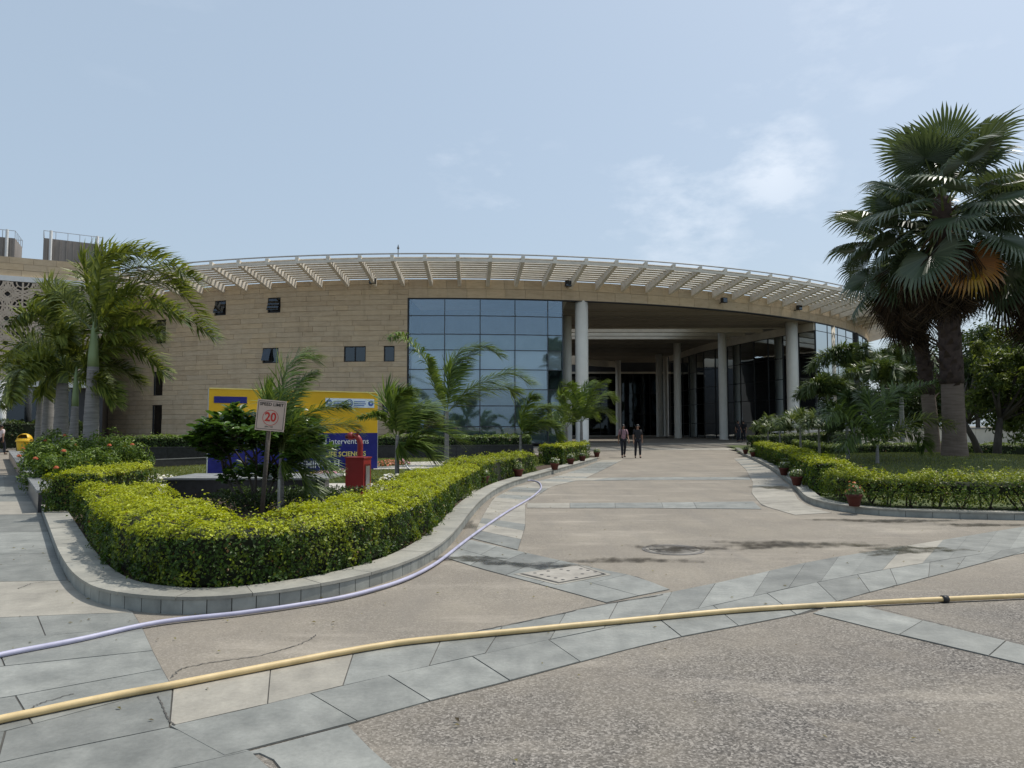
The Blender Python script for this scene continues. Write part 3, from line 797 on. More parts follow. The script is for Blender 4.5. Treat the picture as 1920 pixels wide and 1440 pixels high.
# right glass wall with its mullions, the hall and stairs behind it
gwall = bpy.data.objects.new('glass_wall', None); COL.objects.link(gwall); gwall.parent = bld
Q = []
for a, b, n in zip(GW, GW[1:], (4, 4, 5)):
    Q += [a.lerp(b, i / n) for i in range(n)]
Q.append(GW[-1]); GZ = [ZB, 1.9, 3.9, 5.6, 7.4, 9.33]
for a, b in zip(Q, Q[1:]):
    d = (b - a).normalized() * .03; nn = Vector((d.y, -d.x, 0)).normalized() * .02
    for z0, z1 in zip(GZ, GZ[1:]):
        p, q = a + d, b - d
        MB().prism([(v.x, v.y) for v in (p, q, q + nn, p + nn)], z0 + .03, z1 - .03).build('pane', M['glass_dark'], gwall, off=(CX, CY, ZB))
        p, q = a + d * 1.4, b - d * 1.4
        MB().prism([(v.x, v.y) for v in (p - nn, q - nn, q + nn * 3, p + nn * 3)], z1 - .03, z1 + .03).build('transom', M['darkframe'], gwall, off=(CX, CY, ZB))
    MB().box((a.x, a.y, (ZB + 9.33) / 2), (.07, .14, 9.33 - ZB)).build('mullion', M['darkframe'], gwall, off=(CX, CY, ZB))
# right-hand curtain wall on the ring beyond the porch
PR = [PO1 + i * 2.1 / RB for i in range(14)]
cwr, _ = curtain(PR, [ZB, 1.9, 3.9, 5.6, 7.4, 9.33, Z_SOF - .05], 'ring_glazing', glass='glass_dark', r=RB - .12)
hall = bpy.data.objects.new('hall', None); COL.objects.link(hall); hall.parent = bld
mb = MB()                                  # back wall with daylight openings
X0 = 31.0
mb.bbox(20.2, 20.5, 84, 86, ZB, Z_SOF); mb.build('end_wall', M['interior'], hall)
mb = MB(); ops = [(6.9, 7.7, 66, 67.6), (6.9, 7.7, 68.2, 70.2), (3.2, 5.3, 67, 68.6), (3.2, 5.3, 70, 71.6), (6.9, 7.7, 74, 78)]
ys_ = sorted({64.6, 86} | {o[2] for o in ops} | {o[3] for o in ops}); zs_ = sorted({ZB, Z_SOF} | {o[0] for o in ops} | {o[1] for o in ops})
for ya, yb in zip(ys_, ys_[1:]):
    for za, zb in zip(zs_, zs_[1:]):
        if not any(o[0] <= za and zb <= o[1] and o[2] <= ya and yb <= o[3] for o in ops): mb.bbox(X0, X0 + .2, ya, yb, za, zb)
mb.build('hall_wall', M['interior'], hall); MB().bbox(27, 31, 64.3, 64.5, ZB, Z_SOF).build('hall_partition', M['interior'], hall)
def stair(name, x0, x1, yA, zA, yB, zB_, n):
    mb = MB()
    for i in range(n):
        ya = yA + (yB - yA) * i / n; yb = yA + (yB - yA) * (i + 1) / n; z = zA + (zB_ - zA) * (i + 1) / n
        mb.bbox(x0, x1, min(ya, yb), max(ya, yb), z - .34, z)
    a, b = Vector((x0 - .05, yA, zA + .55)), Vector((x0 - .05, yB, zB_ + .55))
    mb.prism([(x0 - .06, min(yA, yB)), (x0 - .02, min(yA, yB)), (x0 - .02, max(yA, yB)), (x0 - .06, max(yA, yB))], 0, 0.001)
    mb.tube([a, b], .05, 6); mb.tube([a + Vector((0, 0, .45)), b + Vector((0, 0, .45))], .04, 6)
    mb.build(name, M['interior_mid'], hall)
stair('stair', 25.2, 27, 62, 3.9, 70, .4, 18); stair('stair', 25.2, 27, 61, 7.4, 70, 3.9, 18)
MB().bbox(24.6, 31, 70, 84, 3.6, 3.9).build('floor_slab', M['interior_mid'], hall); MB().bbox(24.6, 31, 70, 84, 7.1, 7.4).build('floor_slab', M['interior_mid'], hall)
for (x, y) in ((24.2, 63.5), (23.4, 70), (26.8, 60.3)): MB().lathe([(.38, ZB), (.38, Z_SOF)], (x, y, 0), 16).build('hall_column', M['cream'], hall, smooth=True)
MB().bbox(4, 31, 47.5, 86, ZB - .012 - .37, ZB - .37 - .008) if False else None
# far side of the passage: dark glazing under a pale lintel, sunlit fascia over it
far = bpy.data.objects.new('court_front', None); COL.objects.link(far); far.parent = bld
for i in range(8):
    x0 = 3 + i * 2.2
    for z0, z1 in ((ZB, 3.2), (3.2, 6.0), (6.0, 8.6)):
        MB().bbox(x0 + .03, x0 + 2.17, 96, 96.03, z0 + .03, z1 - .03).build('pane', M['glass_dark'], far, off=(CX, CY, ZB))
    MB().bbox(x0 - .035, x0 + .035, 95.93, 96.09, ZB, 8.6).build('mullion', M['darkframe'], far, off=(CX, CY, ZB))
MB().bbox(0, 24, 95.9, 96.3, 8.6, 8.85).build('lintel', M['cream'], far, off=(CX, CY, ZB))
MB().prism([(-6, 88.2), (6, 87.8), (13.6, 93.4), (13.5, 93.9), (5.9, 88.3), (-6, 88.7)], 9.25, 10.6).build('court_fascia', M['cream'], far, off=(CX, CY, ZB))
MB().bbox(-6, 26, 96.4, 104, ZB, 13).build('court_block', M['interior'], far, off=(CX, CY, ZB))
MB().bbox(-3.2, 3.3, 55, 86, ZB, Z_SOF - .1).build('inner_block', M['interior'], bld)
# roof spike and the flood lights on the fascia are things of their own
sp = at(735, 462, RB and 46)
mb = MB(); bx, by = sp.x, 48.5
zt = at(735, 460, by).z
mb.tube([(bx, by, Z_TOP), (bx, by, zt - .25)], .03, 6); mb.lathe([(.07, 0), (.09, .06), (.05, .14), (.015, .3)], (bx, by, zt - .25), 8)
tag(rel(mb.build('lightning_rod', M['mullion']), (bx, by, Z_TOP)), 'thin grey lightning rod standing on the flat roof', 'lightning rod')
def flood(px, py, lab, stem=False):
    p, Y = phi_px(px); r = RB + .45; x, y = P2(r, p); z = at(px, py, y).z
    t = thing('floodlight', lab, 'floodlight', (*P2(RB + .02, p), z - .15), 'floodlights on the fascia')
    mb = MB(); mb.box((x, y, z), (.42, .26, .36), p); mb.build('housing', M['black'], t)
    x2, y2 = P2(r + .135, p); MB().box((x2, y2, z), (.34, .012, .28), p).build('lens', M['glass_win'], t)
    MB().tube([(*P2(RB, p), z - .15), (*P2(RB + .45, p), z - .12)], .03, 6).build('bracket', M['black'], t)
    if stem: MB().tube([(x, y, z + .18), (x, y, z + .55)], .02, 5).build('sensor', M['black'], t)
flood(700, 527, 'black floodlight on the sandstone wall above the double window')
flood(1063, 532, 'black floodlight with short mast over the corner of the curtain wall', True)
flood(1352, 563, 'black floodlight on the fascia above the middle of the porch')
flood(1492, 577, 'black floodlight on the fascia above the thick porch column')
# ================================================================ plants
WIND = Vector((.85, -.1, .05))
YOUNG, OLD_SHADED = (.40, .44, .02), (.04, .085, .008)  # yellow of new growth; older green darkened for the hedge's shaded sides
def hedge(name, label, path, half, h, z0=.12, leaf=.036, dens=2300, legs=False, young=YOUNG, old=OLD_SHADED, gold=.55, group=None, wav=.065, cap=True):
    """clipped hedge along a path: leaf skin over a dark twig core, rounded shoulders"""
    p = smooth([Vector((q[0], q[1], 0)) for q in path], 2); L = plen(p); P = resample(p, max(8, int(L / .12)) + 1)
    base = P[len(P) // 2]; t = thing(name, label, 'hedge', (base.x, base.y, gz(base.y) + z0), group)
    per = 2 * h + 2 * half; n = int(L * per * dens * 2.4)
    s = RNG.random(n); q = s * (len(P) - 1); i = np.minimum(q.astype(int), len(P) - 2); f = q - i
    A = np.array([[v.x, v.y] for v in P]); C = A[i] * (1 - f[:, None]) + A[i + 1] * f[:, None]
    TT = np.gradient(A, axis=0); TT /= np.linalg.norm(TT, axis=1)[:, None]; th_ = np.unwrap(np.arctan2(TT[:, 1], TT[:, 0])); kap = np.gradient(th_) / (L / (len(P) - 1))
    kap = np.convolve(np.pad(kap, 3, 'edge'), np.ones(7) / 7, 'valid')
    D = TT[i] * (1 - f[:, None]) + TT[i + 1] * f[:, None]; Sd = np.stack([-D[:, 1], D[:, 0]], 1)
    def section(u):                       # u in 0..1 round the open section -> (offset, height, normal offset, normal z)
        d = u * per; w = np.zeros_like(u); z = np.zeros_like(u); nw = np.zeros_like(u); nz = np.zeros_like(u)
        a = d < h; w[a] = -half; z[a] = d[a]; nw[a] = -1
        b = (d >= h) & (d < h + 2 * half); w[b] = -half + d[b] - h; z[b] = h; nz[b] = 1
        c = d >= h + 2 * half; w[c] = half; z[c] = h - (d[c] - h - 2 * half); nw[c] = 1
        rr = .14; ex = np.maximum(np.abs(w) - (half - rr), 0); ez = np.maximum(z - (h - rr), 0); m = (ex > 0) & (ez > 0)
        k = np.sqrt(ex ** 2 + ez ** 2) + 1e-9; sg = np.sign(w)
        nw2 = np.where(m, sg * ex / k, nw); nz2 = np.where(m, ez / k, nz)
        w2 = np.where(m, sg * (half - rr + ex / k * rr), w); z2 = np.where(m, h - rr + ez / k * rr, z)
        return w2, z2, nw2, nz2
    u = RNG.random(n); w, z, nw, nz = section(u)
    keep = RNG.random(n) < np.clip((1 - w * kap[i]) / 2.4, 0, 1)
    X_ = np.column_stack([C + Sd * w[:, None], z]); keep &= RNG.random(n) < np.clip(.35 + 1.5 * (vnoise(X_, 3.1) - .12), .3, 1)
    if legs: keep &= RNG.random(n) < np.clip((z / h - .05) * 2.2 + .22, 0, 1)
    if True:
        C, Sd, w, z, nw, nz = C[keep], Sd[keep], w[keep], z[keep], nw[keep], nz[keep]; n = len(w)
    zg = np.array([gz(v) for v in C[:, 1]]) + z0
    X = np.column_stack([C + Sd * w[:, None], zg + z]); Nn = np.column_stack([Sd * nw[:, None], nz])
    amp = (vnoise(X, 1.3) - .5) * wav * 3 + (vnoise(X, 5) - .5) * wav * 2.2 + (vnoise(X, 13) - .5) * wav * 1.3
    depth = -np.abs(RNG.normal(0, .10 if legs else .028, n)) + (RNG.random(n) < .04) * RNG.random(n) * .11
    X = X + Nn * (amp + depth)[:, None]
    # ends
    if cap:
        for e, d in ((0, -1), (-1, 1)):
            m = int(2 * half * h * dens * .9); ww = RNG.uniform(-half, half, m) * .96; zz = RNG.uniform(0, h * .97, m)
            dd = (A[1] - A[0]) if e == 0 else (A[-1] - A[-2]); dd = dd / np.linalg.norm(dd) * d; ss = np.array([-dd[1], dd[0]])
            XX = np.column_stack([A[e] + ww[:, None] * ss, np.full(m, gz(A[e][1]) + z0) + zz]); NN = np.tile(np.append(dd, 0), (m, 1))
            XX = XX + NN * ((vnoise(XX, 4) - .5) * .16 - np.abs(RNG.normal(0, .03, m)))[:, None]
            X = np.vstack([X, XX]); Nn = np.vstack([Nn, NN]); z = np.append(z, zz); nz = np.append(nz, np.zeros(m))
    n = len(X); face = Nn + RNG.normal(0, .55, (n, 3)); face[:, 2] += .35
    clump = vnoise(X, 7)
    yw = np.clip((clump - .50) * 1.3 * gold + (nz > .3) * gold * .85 + np.clip(z / h - .72, 0, 1) * gold * 1.3 + RNG.normal(0, .15, n), 0, 1)  # yellow top is new growth; the darker sides also carry painted shade
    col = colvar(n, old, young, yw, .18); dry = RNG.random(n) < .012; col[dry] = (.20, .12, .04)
    sz = leaf * np.clip(RNG.lognormal(0, .28, n), .5, 1.9)
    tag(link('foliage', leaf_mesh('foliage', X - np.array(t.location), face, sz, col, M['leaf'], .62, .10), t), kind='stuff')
    # twig core
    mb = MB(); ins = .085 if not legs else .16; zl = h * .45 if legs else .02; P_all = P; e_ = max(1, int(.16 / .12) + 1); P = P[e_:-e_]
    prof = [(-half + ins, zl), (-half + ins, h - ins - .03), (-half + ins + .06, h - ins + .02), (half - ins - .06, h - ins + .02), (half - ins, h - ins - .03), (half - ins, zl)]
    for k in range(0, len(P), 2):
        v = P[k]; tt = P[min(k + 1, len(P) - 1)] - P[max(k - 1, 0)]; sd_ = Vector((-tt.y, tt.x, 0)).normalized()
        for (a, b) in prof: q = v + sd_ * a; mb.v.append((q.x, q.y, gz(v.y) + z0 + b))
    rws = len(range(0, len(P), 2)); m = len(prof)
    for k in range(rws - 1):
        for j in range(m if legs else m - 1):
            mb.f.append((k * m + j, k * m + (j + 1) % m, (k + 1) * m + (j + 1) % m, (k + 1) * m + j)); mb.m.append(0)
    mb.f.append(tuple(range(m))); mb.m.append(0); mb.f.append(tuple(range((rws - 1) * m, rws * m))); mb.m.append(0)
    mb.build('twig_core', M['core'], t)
    P = P_all
    if legs:
        d = 0
        while d < L:
            v = at_t(P, d / L); tt = at_t(P, min(1, d / L + .01)) - v; sd_ = Vector((-tt.y, tt.x, 0)).normalized()
            for _ in range(3):
                b = v + sd_ * random.uniform(-half * .4, half * .4) + Vector((random.uniform(-.1, .1), random.uniform(-.05, .05), gz(v.y) + z0 - .02))
                e = b + sd_ * random.uniform(-.2, .2) + Vector((random.uniform(-.22, .22), 0, h * .7)); mm = b.lerp(e, .5) + Vector((random.uniform(-.06, .06), 0, 0))
                MB().tube([b, mm, e], [.02, .016, .008], 5).build('stem', M['twig'], t)
            d += random.uniform(.3, .5)
    return t
# left bed: the near golden hedge sweeping round the kerb, then the shorter runs up the drive
kin = offset(smooth(K1, 1), .33 + .54)
hb = [v for v in kin if v.y < 21]
start = [Vector((-7.55, 12.7, 0))]
front = [v for v in kin if v.y < 18.0 and not (v.x < -6.6 and v.y > 11.2)]
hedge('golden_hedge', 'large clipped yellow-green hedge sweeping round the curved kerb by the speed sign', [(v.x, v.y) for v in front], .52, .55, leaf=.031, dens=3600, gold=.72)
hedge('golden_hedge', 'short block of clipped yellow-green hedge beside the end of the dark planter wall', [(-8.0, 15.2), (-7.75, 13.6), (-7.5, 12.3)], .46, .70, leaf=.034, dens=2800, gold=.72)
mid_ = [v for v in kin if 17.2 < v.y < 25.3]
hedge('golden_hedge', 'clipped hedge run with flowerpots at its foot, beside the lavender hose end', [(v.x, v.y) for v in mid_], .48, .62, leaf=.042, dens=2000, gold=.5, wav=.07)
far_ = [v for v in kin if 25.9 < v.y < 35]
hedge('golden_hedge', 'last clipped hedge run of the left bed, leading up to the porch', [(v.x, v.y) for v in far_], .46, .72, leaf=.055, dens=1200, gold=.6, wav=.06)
# right bed
k2 = offset(smooth(K2, 1), .26 + .42)
rA = [v for v in k2 if v.y > 15.6 and v.y < 41]; rB = [v for v in k2 if v.y <= 15.4]
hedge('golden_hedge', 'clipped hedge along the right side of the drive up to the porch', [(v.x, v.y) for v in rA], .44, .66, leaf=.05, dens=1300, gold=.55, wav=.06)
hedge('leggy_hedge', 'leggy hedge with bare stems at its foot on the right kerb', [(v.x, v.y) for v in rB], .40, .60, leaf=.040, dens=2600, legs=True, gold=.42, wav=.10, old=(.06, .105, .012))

# --- fronds
def catmull(pts, n):
    p = [pts[0] * 2 - pts[1]] + list(pts) + [pts[-1] * 2 - pts[-2]]; out = []; m = len(pts) - 1
    for k in range(n + 1):
        q = min(m - 1e-6, m * k / n); i = int(q); t = q - i; a, b, c, d = p[i], p[i + 1], p[i + 2], p[i + 3]
        out.append(.5 * ((2 * b) + (c - a) * t + (2 * a - 5 * b + 4 * c - d) * t * t + (3 * b - a - 3 * c + d) * t ** 3))
    return out
def frond(parent, pts, ll, n=52, wind=.55, droop=.45, plume=.35, wid=.035, c1=(.05, .10, .018), c2=(.16, .23, .035), rad=.022, mat='leaf_matt', start=.10, name='frond'):
    """pinnate palm leaf along a 3-D path: arching rib with long leaflets blown by the wind"""
    base = parent_world(parent); N = 44; C = catmull([Vector(p) for p in pts], N)
    mb = MB(); mb.tube(C[::3] + ([C[-1]] if N % 3 else []), [rad * (1 - .85 * i / (N / 3)) for i in range(len(C[::3]) + (1 if N % 3 else 0))], 5)
    nrv = len(mb.v); col = [(.15, .19, .06)] * nrv
    up = Vector((0, 0, 1))
    for i in range(n):
        t = start + (1 - start) * (i + random.random() * .6) / n; q = min(N - 1e-4, t * N); k = int(q); p = C[k].lerp(C[k + 1], q - k)
        tg = (C[k + 1] - C[k]).normalized(); sd_ = tg.cross(up)
        sd_ = sd_.normalized() if sd_.length > .05 else Vector((0, -1, 0)); nn = sd_.cross(tg)
        L = ll * (.35 + .65 * math.sin(math.pi * min(1, (.12 + .80 * (t - start) / (1 - start)))) ** .7) * random.uniform(.85, 1.1)
        for sgn in (-1, 1):
            d = sd_ * sgn * .75 + tg * (.45 + .5 * t) + nn * random.uniform(-plume, plume * 1.3)
            d = (d + WIND * wind * random.uniform(.6, 1.25)).normalized()
            e1 = p + d * L * .5; d2 = (d + Vector((0, 0, -droop * random.uniform(.6, 1.4))) + WIND * wind * .5).normalized(); e2 = e1 + d2 * L * .5
            wv = (d.cross(nn if abs(d.dot(nn)) < .9 else sd_)).normalized() * wid * .5
            o = len(mb.v); mb.v += [tuple(p - wv * .5), tuple(p + wv * .5), tuple(e1 + wv), tuple(e1 - wv), tuple(e2)]
            mb.f += [(o, o + 1, o + 2, o + 3), (o + 3, o + 2, o + 4)]; mb.m += [0, 0]
            w = min(1, max(0, random.gauss(.42, .28))); cc = tuple(a * (1 - w) + b * w for a, b in zip(c1, c2)); col += [cc] * 5
    me = mb.mesh('frond', M[mat], off=tuple(base))
    a = me.attributes.new('leaf', 'FLOAT_COLOR', 'POINT'); a.data.foreach_set('color', np.column_stack([np.array(col), np.ones(len(col))]).astype(np.float32).reshape(-1))
    return link(name, me, parent)
def ringed_trunk(parent, b, top, r0, r1, bulge=.25, mat='bark_grey'):
    b, top = Vector(b), Vector(top); n = 26; mb = MB(); pts = []; rr = []
    for i in range(n + 1):
        t = i / n; r = r0 + (r1 - r0) * t + r0 * bulge * math.sin(math.pi * min(1, t * 1.25)) * .35
        pts += [b.lerp(top, t)]; rr += [r * (1.03 if i % 2 else .985)]
    pts[0] = pts[0] - Vector((0, 0, .15)); mb.tube(pts, rr, 14); return mb.build('trunk', M[mat], parent, smooth=True)
def palm(label, px, ytop, Y, fr, group, z0=None, ll=.75, r0=.2, r1=.13, shaft=.9, wind=.55, trunk=True, xb=None, n=52, wid=.035, plume=.35, c1=(.05, .10, .018), c2=(.16, .23, .035), droop=.45, base_h=0, mat='bark_grey'):
    """palm whose crown starts at pixel (px, ytop) at distance Y; each frond is a traced path with its own lean in depth"""
    top = at(px, ytop, Y); zb = gz(Y) + (.12 if z0 is None else z0); bx = top.x if xb is None else at(xb, 800, Y).x
    t = thing('palm_tree', label, 'palm tree', (bx, Y, zb), group)
    if trunk:
        sh = top - Vector((0, 0, shaft)) if shaft else top
        ringed_trunk(t, (bx, Y, zb), sh + (Vector((bx, Y, zb)) - top).normalized() * 0, r0, r1, mat=mat)
        if shaft: MB().tube([sh, sh.lerp(top, .3), sh.lerp(top, .7), top, top + Vector((0, 0, .25))], [r1 * 1.0, r1 * .95, r1 * .74, r1 * .5, r1 * .22], 12).build('crownshaft', M['shaft'], t, smooth=True)
    for f in fr:
        dy, pix = f[0], f[1]; kw = f[2] if len(f) > 2 else {}
        m = len(pix); pts = [top + Vector((0, 0, -.1))] + [at(x, y, Y + dy * ((i + 1) / m)) for i, (x, y) in enumerate(pix)]
        a = dict(ll=ll, wind=wind, n=n, wid=wid, plume=plume, c1=c1, c2=c2, droop=droop, rad=.03 if r0 > .12 else .016); a.update(kw)
        frond(t, pts, **a)
    return t
FOX = dict(ll=.80, n=150, wid=.062, plume=1.1, wind=.85, c1=(.07, .105, .02), c2=(.32, .36, .075))
palm('tall grey-trunked palm with its plumes blown over, nearest the sandstone wall', 177, 618, 22, [
    (-1.5, [(183, 555), (196, 482), (250, 478), (325, 500), (372, 528)]), (1.2, [(215, 560), (285, 525), (350, 560), (400, 634)]), (-.8, [(235, 585), (300, 580), (352, 596), (398, 632)]),
    (1.5, [(170, 550), (160, 500), (190, 475), (240, 490)]), (-1.6, [(225, 622), (262, 610), (300, 625)]), (1.4, [(140, 585), (110, 548), (90, 555), (84, 590)]), (2.0, [(205, 540), (255, 500), (310, 515), (345, 545)]),
    (-2.2, [(200, 590), (230, 555), (290, 560), (340, 600)]), (.6, [(190, 520), (230, 470), (300, 482), (350, 515)])],
    'wind-blown palms in the left planter', z0=.35, r0=.215, r1=.16, shaft=1.15, **FOX)
palm('stout grey palm with pale new spear, between two thinner palms', 119, 672, 23, [
    (-1, [(100, 625), (75, 590), (40, 588), (12, 615)], dict(ll=.55)), (1.2, [(80, 650), (40, 640), (0, 690)]), (-1.3, [(112, 640), (116, 625), (125, 630)]), (1, [(150, 620), (200, 600), (260, 615)]),
    (-1.5, [(70, 680), (35, 700), (20, 745)]), (1.6, [(110, 620), (90, 560), (110, 540), (140, 560)]), (-.6, [(160, 655), (215, 640), (275, 660)])],
    'wind-blown palms in the left planter', z0=.35, r0=.22, r1=.165, shaft=.8, **FOX)
palm('slim pale-sheathed palm leaning among the left palm group', 143, 702, 22.5, [
    (-.8, [(175, 670), (225, 650), (275, 665), (306, 700)]), (.9, [(180, 690), (225, 690), (262, 720)]), (1.1, [(190, 660), (240, 620), (300, 640)]), (-1, [(165, 715), (195, 720), (212, 752)]), (1, [(120, 690), (95, 700), (80, 740)])],
    'wind-blown palms in the left planter', z0=.35, r0=.15, r1=.10, shaft=1.0, xb=137, **FOX)
palm('dark palm behind, second trunk from the yellow litter bin', 94, 690, 25, [
    (-1, [(70, 675), (35, 690), (15, 735)]), (1.5, [(100, 650), (120, 610), (160, 600)]), (-1.2, [(120, 670), (160, 680), (195, 720)]), (.8, [(98, 650), (100, 610), (115, 590)])],
    'wind-blown palms in the left planter', z0=.35, r0=.20, r1=.15, shaft=.8, **FOX)
palm('dark palm trunk standing first behind the yellow litter bin', 80, 705, 26.5, [
    (-1, [(50, 700), (20, 715), (0, 760)]), (1.2, [(90, 670), (110, 650), (140, 670)]), (.5, [(75, 680), (60, 665), (35, 690)])],
    'wind-blown palms in the left planter', z0=.35, r0=.18, r1=.14, shaft=.7, **FOX)
AR = dict(ll=.95, n=110, wid=.05, plume=.6, wind=.75, c1=(.055, .105, .022), c2=(.24, .32, .07), r0=.085, r1=.06, shaft=0)
palm('young palm with one long frond bent back over the sandstone wall', 838, 770, 26.7, [
    (-1.2, [(818, 715), (792, 668), (755, 632), (728, 632)], dict(wind=.5, ll=.55, droop=.9)), (.8, [(845, 700), (862, 660), (905, 648), (940, 668)], dict(ll=.72)), (-.8, [(872, 735), (915, 712), (960, 700), (994, 722)]),
    (1.0, [(865, 750), (905, 730), (945, 724), (962, 736)]), (-1, [(822, 740), (808, 700), (804, 672)], dict(ll=.4)), (.6, [(845, 720), (850, 690), (885, 660)])],
    'young palms on the lawn', **AR)
palm('small wind-combed palm on the lawn beside the banner edge', 745, 815, 20, [
    (-.5, [(742, 780), (748, 745), (768, 732)], dict(ll=.6)), (.6, [(765, 790), (790, 770), (800, 768)]), (.4, [(775, 820), (815, 800), (860, 828)]), (-.6, [(720, 790), (705, 778), (672, 782)], dict(ll=.3, wind=.3)),
    (-.4, [(755, 840), (780, 830), (812, 858)]), (.5, [(735, 780), (732, 755), (745, 738)]), (.2, [(755, 800), (775, 775), (792, 782)])],
    'young palms on the lawn', **{**AR, 'r0': .06, 'r1': .05})
palm('low fan of pale fronds over the dark planter end', 976, 815, 31, [
    (-.6, [(980, 780), (992, 750), (1003, 745)]), (.8, [(1000, 785), (1030, 762), (1062, 775)]), (.5, [(1005, 805), (1035, 800), (1050, 830)]), (-.7, [(995, 800), (1020, 790), (1045, 800)]), (.3, [(985, 790), (1005, 765), (1025, 765)])],
    'young palms on the lawn', **{**AR, 'll': .7, 'r0': .06, 'r1': .05, 'c2': (.24, .32, .07)})
palm('tufted young palm standing against the white porch column', 1090, 790, 36, [
    (-.6, [(1085, 755), (1072, 730), (1062, 722)]), (.7, [(1110, 760), (1135, 738), (1150, 750)]), (.6, [(1105, 775), (1130, 768), (1148, 790)]), (-.5, [(1070, 775), (1050, 765), (1035, 785)]), (-.7, [(1100, 760), (1112, 730), (1135, 715)]), (.5, [(1092, 750), (1098, 725), (1112, 716)]), (.2, [(1075, 760), (1060, 742), (1050, 748)])],
    'young palms on the lawn', **{**AR, 'll': .65, 'wid': .045})
palm('second tufted palm half hidden behind the last hedge run', 1062, 800, 38, [
    (-.6, [(1055, 770), (1050, 740), (1062, 728)]), (.7, [(1080, 780), (1100, 765), (1118, 785)]), (.6, [(1045, 785), (1030, 780), (1020, 800)]), (-.5, [(1072, 770), (1085, 745), (1100, 742)])],
    'young palms on the lawn', **{**AR, 'll': .6, 'wid': .045})
palm('feathery palm growing up through the shrub behind the speed sign', 528, 850, 12.4, [
    (.5, [(525, 780), (535, 700), (560, 668), (590, 672)], dict(ll=.55)), (-.4, [(545, 800), (580, 775), (625, 760), (650, 762)]), (.3, [(550, 820), (590, 800), (640, 795), (662, 800)]), (-.5, [(550, 840), (580, 845), (615, 880)]),
    (.4, [(540, 770), (560, 720), (585, 700)], dict(ll=.4)), (-.3, [(535, 870), (560, 880), (580, 920)]), (.5, [(515, 800), (505, 760), (510, 735)])],
    'young palms on the lawn', **{**AR, 'll': .55, 'wid': .024, 'n': 120, 'r0': .05, 'r1': .04})
# right-hand bed: darker, calmer palms
DK = dict(ll=.62, n=110, wid=.055, plume=.95, wind=.12, c1=(.035, .065, .018), c2=(.13, .17, .05), droop=.6)
def splay(px, py, Y, s, k=9, seed=0, up=.9):
    random.seed(100 + seed); out = []
    for i in range(k):
        a = -1 + 2 * i / (k - 1); r = s * random.uniform(.85, 1.1); lift = up * (1 - abs(a) * .55)
        out.append((random.uniform(-1.3, 1.3), [(px + a * r * .35, py - lift * r * .55), (px + a * r * .8, py - lift * r * .62), (px + a * r * 1.05, py - lift * r * .28 + abs(a) * r * .12)]))
    random.seed(7 + seed); return out
for i, (lab, px, yt, Y, s, kw) in enumerate([
    ('tall dark feather palm before the ring glazing, taller than its neighbours', 1597, 695, 36, 88, dict(r0=.14, r1=.10, shaft=.8)),
    ('bushy feather palm with a pale new spear left of the brown fan-palm trunks', 1655, 720, 34, 82, dict(r0=.14, r1=.10, shaft=.8)),
    ('short dark feather palm beside the thick porch column', 1552, 745, 33, 66, dict(r0=.08, r1=.06, shaft=.5)),
    ('feather palm with drooping plumes between the taller feather palms', 1688, 695, 42, 90, dict(r0=.14, r1=.10, shaft=.8))]):
    palm(lab, px, yt, Y, splay(px, yt, Y, s, 10, i), 'feather palms of the right bed', z0=.15, **{**DK, **kw})
palm('bright young palm with several thin stems on the mounded lawn', 1645, 835, 20.5, [
    (-.5, [(1600, 790), (1570, 770), (1545, 790)]), (.6, [(1660, 780), (1700, 735), (1755, 718)]), (-.6, [(1690, 800), (1740, 785), (1785, 800)], dict(c2=(.32, .36, .06))), (.5, [(1635, 780), (1630, 750), (1615, 738)]), (.4, [(1680, 810), (1720, 815), (1735, 840)]),
    (-.4, [(1625, 815), (1595, 815), (1580, 840)]), (.2, [(1655, 775), (1672, 740), (1690, 730)])], 'small palms of the right bed', z0=.45, xb=1643, **{**DK, 'll': .55, 'wid': .035, 'wind': .25, 'r0': .05, 'r1': .035, 'shaft': 0, 'c2': (.17, .24, .06)})
palm('young palm with a single grey stem on the lawn behind the right hedge', 1588, 800, 22, [
    (-.5, [(1570, 770), (1555, 760), (1540, 775)]), (.6, [(1600, 765), (1618, 745), (1632, 755)]), (.4, [(1575, 800), (1560, 800), (1548, 825)]), (.5, [(1605, 790), (1625, 790), (1635, 815)]), (-.2, [(1590, 765), (1592, 745), (1600, 738)])],
    'small palms of the right bed', z0=.2, **{**DK, 'll': .42, 'r0': .06, 'r1': .045, 'shaft': 0, 'c2': (.10, .14, .05)})
for i, (lab, px, yt, Y) in enumerate([('sparse young palm by the foot of the thick column', 1500, 795, 30), ('tuft of pale fronds before the dark porch glazing', 1440, 805, 38), ('low tuft of fronds next to the pale tuft at the porch', 1462, 808, 36), ('thin-stemmed sapling palm in the right bed near the back hedge', 1535, 800, 28)]):
    palm(lab, px, yt, Y, splay(px, yt, Y, 34 if i else 40, 7, 20 + i), 'small palms of the right bed', z0=.15, **{**DK, 'll': .5, 'n': 60, 'wid': .045, 'r0': .045, 'r1': .035, 'shaft': 0, 'c2': (.22, .27, .11), 'wind': .3})

